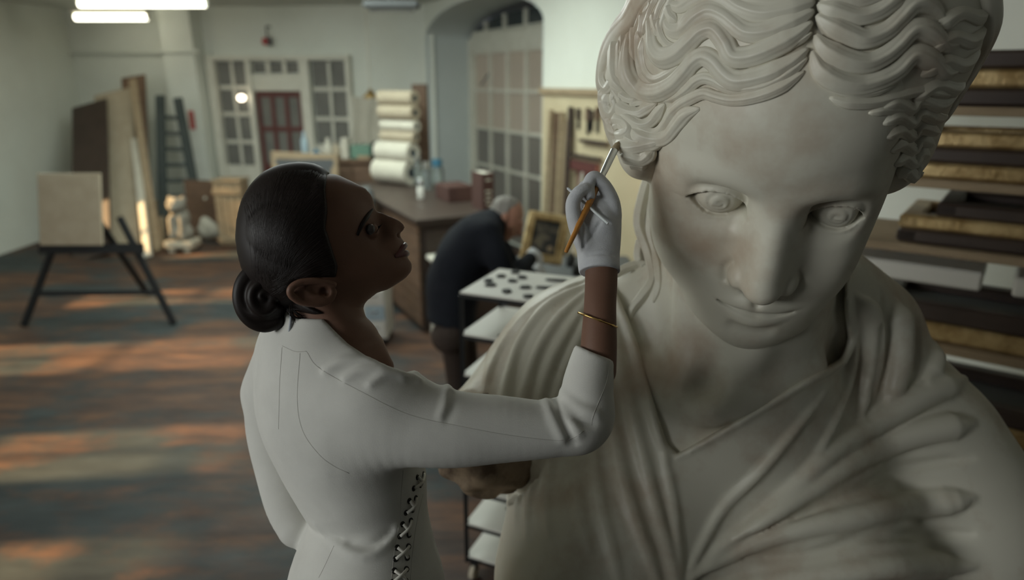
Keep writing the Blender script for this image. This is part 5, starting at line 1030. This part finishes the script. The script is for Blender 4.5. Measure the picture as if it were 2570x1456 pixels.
def jar(name, x, y, r, h, m, label, lid=None, grp='jars on the workbench'):
    p = ob(x, y)+(0, 0, .001); T = thing(name, p, label, name.split('_')[-1], grp); MB().lathe(p, [(r*.9, 0), (r, .01), (r, h*.72), (r*.72, h*.86), (r*.72, h)], 18).build('body', m, T, True)
    if lid: MB().lathe(p+(0, 0, h), [(r*.78, -.02), (r*.8, 0), (r*.8, .05), (r*.7, .055)], 18).build('lid', lid, T, 'auto')
jar('glass_jar', 1098, 462, .075, .22, 'clear_glass', 'clear glass jar with blue lid on the workbench', 'blue_lid'); jar('glass_jar', 1072, 476, .05, .24, 'clear_glass', 'tall clear jar between the white bottle and the blue lidded jar', 'ferrule'); jar('glass_jar', 1050, 466, .045, .30, 'clear_glass', 'slim clear jar at the left of the jars', 'ferrule'); jar('plastic_bottle', 1057, 500, .036, .15, 'tray_white', 'small white bottle with shiny cap near the bench edge', 'ferrule')
p = ob(1140, 500); solo(MB().box(p+(0, 0, .075), (.34, .26, .15), R_, .006), 'wooden_box', 'book_cloth', 'low dark red box beside the standing book', 'box')
p = ob(1212, 522); T = thing('standing_book', p, 'thick dark red book standing upright on the workbench with pale spine lettering', 'book'); rb = np.stack([dS, dL, (0, 0, 1)], 1)
for s in (-1, 1): MB().box(p+dS*s*.052+(0, 0, .165), (.010, .24, .33), rb, .002).build('cover', 'book_cloth', T)
MB().box(p-dL*.115+(0, 0, .165), (.104, .012, .33), rb, .003).build('spine', 'book_cloth', T); MB().box(p+dL*.003+(0, 0, .165), (.092, .22, .318), rb).build('pages', 'paper', T)
for z_, w_ in ((.27, .05), (.17, .06), (.13, .05), (.09, .06), (.05, .04)): MB().box(p-dL*.1215+(0, 0, z_), (w_, .002, .016), rb).build('spine_lettering', 'paper', T)
# roll rack
pr = bb+dL*2.05+dS*.62; zb = BH; T = thing('roll_rack', pr*(1, 1, 0)+(0, .34, 0), 'dark upright rack post holding the stacked canvas rolls', 'rack'); ax_ = unit(np.array([.80, -.55, 0])); zt2 = ony(1058, 226, pr[1])[2]
q = ony(1056, 300, pr[1]+.34); MB().box((q[0], pr[1]+.34, zt2/2+.03), (.17, .12, zt2+.06), None, .006).build('post', 'old_wood', T); rolls = []
for (x, y, r, m, lab, dd) in ((1000, 440, .138, 'canvas_white', 'fat white roll lowest on the rack', 0), (1003, 382, .115, 'canvas_white', 'white roll second from the bottom of the rack', .06), (1010, 343, .060, 'canvas_beige', 'thin beige roll in the middle of the rack', .05), (1012, 316, .064, 'canvas_white', 'white roll above the thin beige roll', .04), (1008, 282, .082, 'canvas_beige', 'beige roll second from the top of the rack', .02), (1006, 246, .080, 'canvas_beige', 'beige roll topmost on the rack', 0)):
    c = ony(x, y, pr[1]-.12); c[2] = max(c[2], BH+.008+r); a, b = c-ax_*.30, c+ax_*.20; t_ = thing('canvas_roll', c-(0, 0, r), lab, 'roll', 'rolls stacked on the rack'); mb = MB(); mb.lathe(a, [(r*.35, 0), (r, .001), (r, .5), (r*.42, .501), (r*.40, .47)], 24, ax_); mb.build('roll', m, t_, 'auto'); MB().lathe(b-ax_*.012, [(r*.42, 0), (r*.42, .014)], 16, ax_).build('core', 'dark_glass', t_, 'auto')
    MB().bar(c+ax_*.1+(0, 0, -r-.012), np.array([q[0], pr[1]+.32, c[2]-r-.012]), .012).build('peg', 'old_wood', T)
# grey chair behind her face, white stool, white drawer unit
p = fl(925, 760); T = thing('swivel_chair', p, 'dark grey upholstered chair standing by the left side of the workbench', 'chair'); zq = ony(938, 470, p[1])[2]
MB().box(p+(.02, 0, zq-.24), (.14, .40, .46), None, .05).build('backrest', 'grey_paint', T, True); MB().box(p+(-.18, 0, .52), (.42, .42, .09), None, .03).build('seat', 'grey_paint', T, True); MB().bar(p+(-.18, 0, .08), p+(-.18, 0, .48), .03).build('column', 'black_metal', T, 'auto'); MB().beam(p+(-.02, 0, .5), p+(.03, 0, zq-.3), .05, .02, up=(1, 0, 0)).build('back_post', 'black_metal', T)
for k in range(5): t = k*1.2566; MB().beam(p+(-.18, 0, .075), p+(-.18+.28*math.cos(t), .28*math.sin(t), .05), .04, .03).build('leg', 'black_metal', T); MB().lathe(p+(-.18+.28*math.cos(t), .28*math.sin(t)-.012, .027), [(.026, 0), (.026, .024)], 10, (0, 1, 0)).build('castor', 'black_metal', T)
p = fl(1092, 846)-dL*.06; T = thing('stool', p, 'white painted stool at the near end of the workbench', 'stool'); sh = ony(1085, 655, p[1])[2]; MB().box(p+dS*.14+(0, 0, sh), (.32, .34, .045), rb, .01).build('seat', 'white_wood', T)
for i in (0, 1):
    for j in (0, 1): MB().beam(p+dS*(.01+.26*i)-dL*(.26*j-.12)+(0, 0, .0), p+dS*(.03+.22*i)-dL*(.22*j-.10)+(0, 0, sh-.02), .04, .04).build('leg', 'white_wood', T)
for j in (0, 1): MB().beam(p+dS*.02-dL*(.24*j-.11)+(0, 0, .25), p+dS*.26-dL*(.24*j-.11)+(0, 0, .25), .025, .03).build('stretcher', 'white_wood', T)
p = fl(945, 868); T = thing('drawer_trolley', p, 'small white drawer trolley on the floor behind the woman', 'trolley'); hh = ony(945, 722, p[1])[2]
MB().box(p+(0, .16, hh/2+.03), (.20, .32, hh-.06), None, .008).build('body', 'tray_white', T)
for k in range(3): d_ = MB().box(p+(0, -.008, .08+(hh-.09)*(k+.5)/3), (.17, .016, (hh-.1)/3-.015), None, .004).build('drawer', 'pale_blue' if k == 1 else 'tray_white', T); MB().box(p+(0, -.022, .08+(hh-.09)*(k+.62)/3), (.07, .014, .012)).build('handle', 'ferrule', d_)
for i in (-1, 1):
    for j in (.04, .28): MB().lathe(p+(i*.075-.01, j, .03), [(.029, 0), (.029, .02)], 12, (1, 0, 0)).build('castor', 'black_metal', T)
# ---- tall tray cart
C0 = np.array([-.20, 2.53, 0]); cA = np.array([.148, .33, 0]); cB = np.array([.327, -.14, 0]); CT = thing('tray_cart', C0+(cA+cB)/2, 'tall black framed cart stacked with white trays', 'cart'); TZ = [1.357, 1.184, 1.008, .83, .655, .475, .30, .13]; Rc = np.stack([unit(cB), -unit(cA)*1.0, (0, 0, 1)], 1); Rc[:, 1] = unit(np.cross((0, 0, 1), unit(cB)))
lB, lA = np.linalg.norm(cB), np.linalg.norm(cA)
for i in (0, 1):
    for j in (0, 1): p = C0+cA*i+cB*j; MB().beam(p+(0, 0, .10), p+(0, 0, TZ[0]-.012), .018, .018, up=(1, 0, 0)).build('post', 'black_metal', CT); c_ = p+(cA*(.06-.12*i)+cB*(.06-.12*j)); MB().lathe(c_-unit(cB)*.012+(0, 0, .036), [(.02, 0), (.035, .002), (.035, .022), (.02, .024)], 16, unit(cB)).build('wheel', 'plaster', CT, 'auto'); MB().box(c_+(0, 0, .078), (.034, .012, .05), Rc).build('wheel_fork', 'black_metal', CT)
for z_ in TZ:
    cc = C0+(cA+cB)/2+(0, 0, z_); t_ = MB().box(cc, (lB+.012, lA+.012, .010), Rc, .003).build('tray', 'tray_white', CT)
    for a, b in ((C0, C0+cA), (C0+cB, C0+cA+cB), (C0, C0+cB), (C0+cA, C0+cA+cB)): MB().beam(a+(0, 0, z_-.013), b+(0, 0, z_-.013), .012, .014).build('rail', 'black_metal', CT)
def shard(P, z, label, grp='dark fragments on the tray cart', L=.05, Wd=.03, ang=0.):
    p = onz(P[0], P[1], z+.0052); rg = np.random.default_rng(int(P[0]*7+P[1])); n = 7; V = []
    for zz_, s in ((0, 1), (.010, .8)):
        for k in range(n): t = 2*math.pi*k/n; r = s*(.8+.35*rg.random()); x_, y_ = L/2*r*math.cos(t), Wd/2*r*math.sin(t); V.append(p+(x_*math.cos(ang)-y_*math.sin(ang), x_*math.sin(ang)+y_*math.cos(ang), zz_))
    F = [tuple(range(n))[::-1], tuple(range(n, 2*n))]+[(k, (k+1) % n, (k+1) % n+n, k+n) for k in range(n)]; solo(MB().raw(V, F), 'fragment', 'shard', label, 'fragment', grp)
for P, L, Wd, lab in (((1258, 695), .045, .03, 'dark fragment near the far left corner of the top tray'), ((1310, 698), .045, .03, 'dark fragment near the middle of the far tray edge'), ((1226, 706), .04, .04, 'dark fragment closest to the left tray edge, back of the pair'), ((1286, 707), .045, .028, 'dark fragment in the middle row of the top tray'), ((1231, 717), .05, .03, 'dark fragment closest to the left tray edge, front of the pair'), ((1318, 723), .05, .03, 'dark fragment right of the tray middle, above the marble sleeve'), ((1272, 733), .042, .05, 'squarish dark fragment at the front of the top tray'), ((1326, 746), .05, .03, 'dark fragment nearest the marble sleeve'), ((1293, 685), .045, .03, 'small dark fragment at the far edge of the top tray')): shard(P, TZ[0], lab, L=L, Wd=Wd)
for P, z_, L, lab in (((1398, 706), TZ[0], .11, 'long dark blade on the far right of the top tray'), ((1372, 725), TZ[0], .10, 'long dark blade in front of the other blade'), ((1283, 1279), TZ[5], .05, 'dark tool on the sixth tray from the top'), ((1300, 1392), TZ[7], .06, 'dark tool on the lowest tray'), ((1262, 846), TZ[1], .05, 'dark tool on the second tray from the top')): shard(P, z_, lab, 'tools on the tray cart', L, .016, -.25)
# ---- table with the painting
TBZ = .86; tc_ = ony(1385, 690, 4.75); T = thing('work_table', (tc_[0], 4.75, 0), 'grey work table in front of the bending man', 'table'); MB().box((tc_[0]+.1, 4.75, TBZ-.02), (1.0, .62, .04), None, .006).build('table_top', 'grey_paint', T)
for i in (-1, 1):
    for j in (-1, 1): MB().box((tc_[0]+.1+i*.45, 4.75+j*.26, (TBZ-.04)/2), (.05, .05, TBZ-.04)).build('leg', 'grey_paint', T)
FD = 4.42; TL, TR, BR_, BL_ = (pix(1326, 526, FD+.10), pix(1430, 543, FD+.06), pix(1413, 673, FD-.02), pix(1304, 648, FD+.02)); T = thing('framed_painting', (BR_+BL_)/2, 'small dark still life painting in a wide gilt frame held by the man', 'painting')
ce = (TL+TR+BR_+BL_)/4; ex = unit(TR-TL); nz = unit(np.cross(ex, BL_-TL)); nz = nz if nz[1] < 0 else -nz; ey = np.cross(nz, ex); FWd, FHt = np.linalg.norm(TR-TL), np.linalg.norm(BL_-TL); fr = .046; Rf = np.stack([ex, nz, ey], 1); Rf[:, 1] = np.cross(ey, ex); nz2 = nz
for sy in (-1, 1): MB().box(ce+ey*sy*(FHt/2-fr/2), (FWd, .035, fr), Rf, .010).build('frame_rail', 'gilt', T); MB().box(ce+ey*sy*(FHt/2-fr-.004)+nz2*.006, (FWd-2*fr+.02, .03, .012), Rf, .004).build('inner_bead', 'gilt', T)
for sx in (-1, 1): MB().box(ce+ex*sx*(FWd/2-fr/2), (fr, .034, FHt-.01), Rf, .010).build('frame_rail', 'gilt', T); MB().box(ce+ex*sx*(FWd/2-fr-.004)+nz2*.006, (.012, .03, FHt-2*fr+.02), Rf, .004).build('inner_bead', 'gilt', T)
mat('still_life', (.035, .034, .032), .4, .4, var=(.26, .22, .15), scale=9, amt=.8, stops=(.52, .70)); MB().box(ce-nz2*.004, (FWd-2*fr+.01, .012, FHt-2*fr+.01), Rf).build('canvas', 'still_life', T)
pt_ = ce+ex*.045-ey*.07+nz2*.004; MB().lathe(pt_, [(.020, 0), (.020, .002)], 16, nz2).build('painted_fruit', 'pale_wood', T)
for i, (x, y, r, h, lab) in enumerate(((1272, 672, .03, .12, 'dark little bottle left of the framed painting'), (1432, 668, .035, .10, 'dark pot right of the framed painting'), (1446, 690, .03, .08, 'short dark pot at the near right of the table'), (1350, 680, .022, .07, 'small pale pot in front of the framed painting'))):
    p = onz(x, y, TBZ+.001); solo(MB().lathe(p, [(r*.9, 0), (r, .01), (r, h*.7), (r*.5, h*.85), (r*.5, h)], 14), 'pot', 'shard' if i < 3 else 'tray_white', lab, 'pot', 'pots on the work table', smooth=True)
# ---- the man
MAN = thing('person', fl(1165, 1030), 'grey haired man in dark navy coat bending over a gilt framed painting', 'person'); MD = 4.05
def mp_(x, y, d, *r): return (*pix(x, y, d), *r)
M = Grid(pix(1190, 780, MD)-(.75, .7, 1.25), pix(1190, 780, MD)+(.85, .75, .85), .012)
M.loft([mp_(1130, 840, MD, .16, .185), mp_(1132, 790, MD, .150, .18), mp_(1140, 720, MD, .165, .185), mp_(1165, 650, MD, .17, .205), mp_(1200, 600, MD, .15, .21), mp_(1232, 570, MD, .10, .14)], CR, pad=.05)
M.tube([mp_(1225, 590, MD-.14, .085), mp_(1252, 650, MD-.18, .075), mp_(1278, 692, MD-.12, .062), mp_(1310, 672, MD+.02, .052), mp_(1328, 652, MD+.12, .046)], .05, pad=.06)
M.tube([mp_(1235, 585, MD+.20, .08), mp_(1270, 650, MD+.26, .065), mp_(1300, 690, MD+.28, .055), mp_(1330, 690, MD+.28, .046)], .04, pad=.06)
M.tube([mp_(1228, 560, MD, .075), mp_(1246, 548, MD, .066)], .02)
gx, gy, gz = M.xyz((slice(None),)*3); M.f += (.006*np.sin(22*gx+15*gz)*np.sin(19*gy-9*gz)).astype(np.float32); hz = pix(1128, 800, MD)[2]; M.f = np.maximum(M.f, hz+.02*np.sin(9*gx)-gz+0*gy).astype(np.float32); V_, F_ = M.net(); put_mesh('coat', relax(V_, F_, 2), F_, 'navy_cloth', MAN)
LM = Grid((MAN.location.x-.6, MAN.location.y-.6, 0), (MAN.location.x+.6, MAN.location.y+.7, 1.15), .013); fx, fy = MAN.location.x, MAN.location.y
for s, dx in ((-1, -.02), (1, .04)):
    hip = pix(1130, 830, MD)+(0, s*.09, 0); LM.tube([(*hip, .105), (*(hip*.45+np.array([fx+dx, fy+s*.13, .5])*.55), .085), (fx+dx, fy+s*.14, .12, .062), (fx+dx, fy+s*.14, .09, .06)], .02)
V_, F_ = LM.net(); put_mesh('trousers', V_, F_, 'brown_cloth', MAN)
for s, dx in ((-1, -.02), (1, .04)):
    SH = Grid((fx+dx-.15, fy+s*.14-.1, .0), (fx+dx+.28, fy+s*.14+.1, .18), .009); SH.tube([(fx+dx-.04, fy+s*.14, .055, .048), (fx+dx+.08, fy+s*.14, .05, .05), (fx+dx+.18, fy+s*.14, .04, .036)], .01); zz_ = SH.ax[2][None, None, :]; SH.f = np.maximum(SH.f, .004-zz_); V_, F_ = SH.net(); put_mesh('shoe', V_, F_, 'shoe_leather', MAN)
# head: looks down to the right
hc_ = pix(1272, 548, MD); fw = unit(CR*.80-CU*.60); hu = unit(CR*.60+CU*.80); hs_ = np.cross(fw, hu); MR = np.stack([fw, hs_, hu], 1); MM = np.eye(4); MM[:3, :3] = MR; MM[:3, 3] = hc_
MH = Grid((-.16, -.11, -.19), (.16, .11, .15), .005, MM)
MH.ell((-.015, 0, .03), (.098, .076, .092)); MH.ell((.035, 0, -.04), (.062, .060, .075), .03); MH.ell((.060, 0, -.095), (.030, .032, .026), .025); MH.tube([(.092, 0, .012, .012), (.118, 0, -.028, .014), (.100, 0, -.036, .012)], .015)
MH.tube([(.082, -.03, .026, .012), (.094, 0, .028, .012), (.082, .03, .026, .012)], .012); MH.tube([(.085, -.022, -.062, .007), (.098, 0, -.060, .009), (.085, .022, -.062, .007)], .01); MH.tube([(-.03, 0, -.06, .058), (-.075, 0, -.15, .060)], .03)
for s in (-1, 1): MH.ell((.080, s*.032, .004), (.016, .014, .011), .008, 's'); MH.ell((.072, s*.031, .003), .012, .002); MH.ell((-.010, s*.078, -.012), (.020, .009, .032), .006); MH.ell((-.006, s*.086, -.010), (.010, .006, .018), .004, 's'); MH.ell((.045, s*.045, -.03), (.028, .022, .026), .015)
V_, F_ = MH.net(); put_mesh('body', relax(V_, F_, 1), F_, 'pale_skin', MAN)
HH = Grid((-.16, -.12, -.19), (.16, .12, .16), .005, MM); HH.ell((-.022, 0, .030), (.102, .081, .096)); gx, gy, gz = HH.xyz((slice(None),)*3); HH.f = HH.f+.003*np.sin(90*gx)*np.sin(80*gy+60*gz)
HH.f = np.maximum(HH.f, np.maximum(gx+.012-.3*np.maximum(gz-.05, 0), -.055-gz)+0*gy); HH.ell((.06, 0, .125), (.075, .05, .05), .01, 's'); V_, F_ = HH.net(); put_mesh('hair', V_, F_, 'grey_hair', MAN)
for nm, (wx, wy, wd), tip in (('glove', (1330, 650, MD+.12), (1356, 622, MD+.26)), ('glove', (1332, 690, MD+.28), (1352, 676, MD+.34))):
    a, b = pix(wx, wy, wd), pix(*tip); d_ = unit(b-a); sd_ = unit(np.cross(d_, CF)); GG = Grid(np.minimum(a, b)-.1, np.maximum(a, b)+.1, .004); GG.loft([(*a, .036, .030), (*(a+d_*.05), .044, .026), (*(a+d_*.085), .044, .020)], sd_)
    for k in range(4): r0 = a+d_*.08+sd_*(-.03+.02*k); GG.tube([(*r0, .0105), (*(r0+d_*(.035+.004*(k in (1, 2)))-CU*.004), .0095), (*(r0+d_*(.055+.006*(k in (1, 2)))-CU*.018+CF*.01), .0085)], .004)
    GG.tube([(*(a+d_*.03-sd_*.035), .013), (*(a+d_*.065-sd_*.058), .0105), (*(a+d_*.09-sd_*.055), .009)], .006); V_, F_ = GG.net(); put_mesh(nm, relax(V_, F_, 1), F_, 'glove_cotton', MAN)
# ---- right wall: cream board with tools and leaning mouldings
def rv(x, y, off=0): return RW.uv(x, y, off)
ua, ub_, zlo, zhi = rv(1366, 300)[0], rv(1366, 300)[0]+3.0, .45, rv(1420, 238)[1]
T = thing('tool_board', RW.pt((ua+ub_)/2, zlo, .02), 'large cream tool board fixed on the right wall', 'tool board'); mb = MB(); RW.box(mb, ua, ub_, zlo, zhi, .0, .022); mb.build('panel', 'board_cream', T); mb = MB(); RW.box(mb, ua-.02, ub_+.02, zhi, zhi+.06, 0, .06, .006); mb.build('top_rail', 'pale_wood', T)
for (x0, y0, x1, y1, w_, m, lab) in ((1384, 540, 1380, 275, .05, 'pale_wood', 'pale moulding length at the left of the tool board'), (1398, 540, 1395, 282, .05, 'old_wood', 'brown moulding length second from the left on the tool board'), (1412, 540, 1408, 280, .045, 'pale_wood', 'pale moulding length third from the left on the tool board'), (1424, 530, 1420, 300, .035, 'pale_wood', 'thin pale moulding length beside the dark post'), (1437, 520, 1430, 268, .06, 'dark_wood', 'dark moulding length on the tool board'), (1450, 540, 1462, 430, .03, 'canvas_white', 'short white rod leaning on the tool board')):
    a, b = rv(x0, y0, .06), rv(x1, y1, .06); mb = MB(); mb.beam(RW.pt(a[0], .02, .16), RW.pt(b[0], b[1], .05), w_, .03, up=RW.n, ch=.004); solo(mb, 'moulding', m, lab, 'moulding', 'mouldings leaning on the tool board')
for i, (x, y0, y1, lab) in enumerate(((1452, 272, 325, 'first hanging tool from the dark moulding'), (1476, 270, 338, 'second hanging tool from the dark moulding'), (1484, 276, 330, 'third hanging tool from the dark moulding'), (1500, 268, 334, 'fourth hanging tool from the dark moulding'), (1530, 285, 352, 'hanging tool half hidden by the marble hair'))):
    a, b = rv(x, y0, .04), rv(x, y1, .04); T = thing('hand_tool', RW.pt(a[0], b[1], .04), lab, 'tool', 'tools hanging on the board'); mb = MB(); RW.box(mb, a[0]-.022, a[0]+.022, b[1]+(a[1]-b[1])*.5, a[1], .024, .058, .008); mb.build('handle', 'old_wood' if i % 2 else 'dark_wood', T); mb = MB(); RW.box(mb, a[0]-.014, a[0]+.014, b[1], b[1]+(a[1]-b[1])*.52, .03, .045, .004); mb.build('blade', 'black_metal', T)
for (x0, x1, y, th, m, lab) in ((1462, 1530, 352, .03, 'dark_wood', 'dark shelf rail just under the hanging tools'), (1440, 1512, 388, .03, 'dark_wood', 'second dark rail on the tool board'), (1440, 1505, 412, .09, 'red_door', 'dark red horizontal board on the tool board')):
    a, b = rv(x0, y, .03), rv(x1, y, .03); mb = MB(); RW.box(mb, a[0], b[0], a[1]-th/2, a[1]+th/2, .023, .075, .004); solo(mb, 'rail', m, lab, 'rail')
a, b = rv(1452, 425, .04), rv(1500, 540, .04); T = thing('small_frame', RW.pt((a[0]+b[0])/2, b[1], .05), 'small dark framed panel with amber centre on the tool board', 'frame')
for (c_, d_, e_, f_) in ((a[0], b[0], a[1]-.05, a[1]), (a[0], b[0], b[1], b[1]+.05), (a[0], a[0]+.05, b[1], a[1]), (b[0]-.05, b[0], b[1], a[1])): mb = MB(); RW.box(mb, c_, d_, e_, f_, .023, .06, .004); mb.build('rail', 'red_door', T)
mb = MB(); RW.box(mb, a[0]+.04, b[0]-.04, b[1]+.04, a[1]-.04, .023, .035); mb.build('panel', 'pale_wood', T)
# ---- lamp added unseen behind the statue for warm light; the shelf of frames
lp = pix(1700, 430, 5.3); T = thing('work_lamp', (lp[0], lp[1], 0), 'warm standing work lamp hidden behind the marble head', 'lamp'); MB().lathe((lp[0], lp[1], 0), [(.16, 0), (.16, .02), (.03, .035)], 20).build('base', 'black_metal', T, 'auto'); MB().bar((lp[0], lp[1], .03), (lp[0], lp[1], lp[2]+.12), .014).build('pole', 'black_metal', T); MB().lathe(lp+(-.05, 0, 0), [(.03, .10), (.05, .09), (.11, .0), (.115, -.005), (.105, 0), (.045, .085)], 20).build('shade', 'black_metal', T, True); MB().lathe(lp+(-.05, 0, -.0), [(.012, .06), (.03, .03), (.034, .0), (.02, -.03), (.004, -.036)], 14).build('bulb', 'globe_glow', T, True)
d = bpy.data.lights.new('work_lamp_light', 'POINT'); lo_ = bpy.data.objects.new('work_lamp_light', d); COL.objects.link(lo_); lo_.location = lp+(-.07, -.02, -.09); d.energy = 330; d.color = (1, .80, .50); d.shadow_soft_size = .06; lo_.parent = T; lo_.matrix_parent_inverse = Matrix.Translation(-T.location)
s0 = np.array([1.18, 2.62, 0]); sd = unit([.80, -.60, 0]); sn = unit([.60, .80, 0]); SL, SDp = 1.9, .5; Rs = np.stack([sd, sn, (0, 0, 1)], 1); T = thing('frame_shelf', s0+sd*SL/2+sn*SDp/2, 'pale wooden shelving loaded with gilt frames behind the statue', 'shelf'); SZ = [.35, .78, 1.20, 1.56, 1.80, 2.05]
for z_ in SZ: MB().box(s0+sd*SL/2+sn*SDp/2+(0, 0, z_), (SL, SDp, .03), Rs, .003).build('shelf_board', 'pale_wood', T)
for t in (.0, .5, 1.0):
    for e in (.0, 1.0): p = s0+sd*SL*t+sn*SDp*e; MB().box(p+(0, 0, 1.08), (.045, .045, 2.16), Rs, .003).build('upright', 'pale_wood', T)
rg = random.Random(5); k = 0; where = ['lowest', 'second', 'third', 'fourth', 'fifth', 'top']
for si, z_ in enumerate(SZ):
    zz_ = z_+.016; room = (SZ[si+1]-z_-.05) if si < 5 else .22
    n_ = 3 if si != 2 else 2
    for q in range(n_):
        h = min(room/n_*.8, .07); L_ = 1.5-.12*q; m = 'gilt' if (q+si) % 2 == 0 else 'dark_wood'; T2 = thing('stored_frame', s0+sd*(SL/2+rg.uniform(-.1, .1))+sn*SDp/2+(0, 0, zz_), '%s frame, %s in the pile on the %s shelf behind the statue' % ('gilt' if m == 'gilt' else 'dark wooden', ['lowest', 'middle', 'highest'][q] if n_ == 3 else ['lowest', 'highest'][q], where[si]), 'frame', 'frames stored on the shelf')
        cc = np.array(T2.location)
        for s in (-1, 1): MB().box(cc+sn*s*(.21-.035)+(0, 0, h/2), (L_, .07, h), Rs, .01).build('rail', m, T2); MB().box(cc+sd*s*(L_/2-.035)+(0, 0, h/2), (.07, .42, h*.96), Rs, .01).build('rail', m, T2)
        MB().box(cc+(0, 0, h*.3), (L_-.12, .30, .008), Rs).build('backing', 'grey_paint', T2); zz_ += h+.002
for k in range(3): p = s0+sd*(.35+.55*k)+sn*.2+(0, 0, SZ[2]+.016+.15); solo(MB().box(p+(0, 0, .10), (.46, .34, .07), Rs, .008), 'flat_box', 'tray_white', 'white flat box on the third shelf, %s from the left' % ['first', 'second', 'third'][k], 'box', 'white boxes on the shelf')
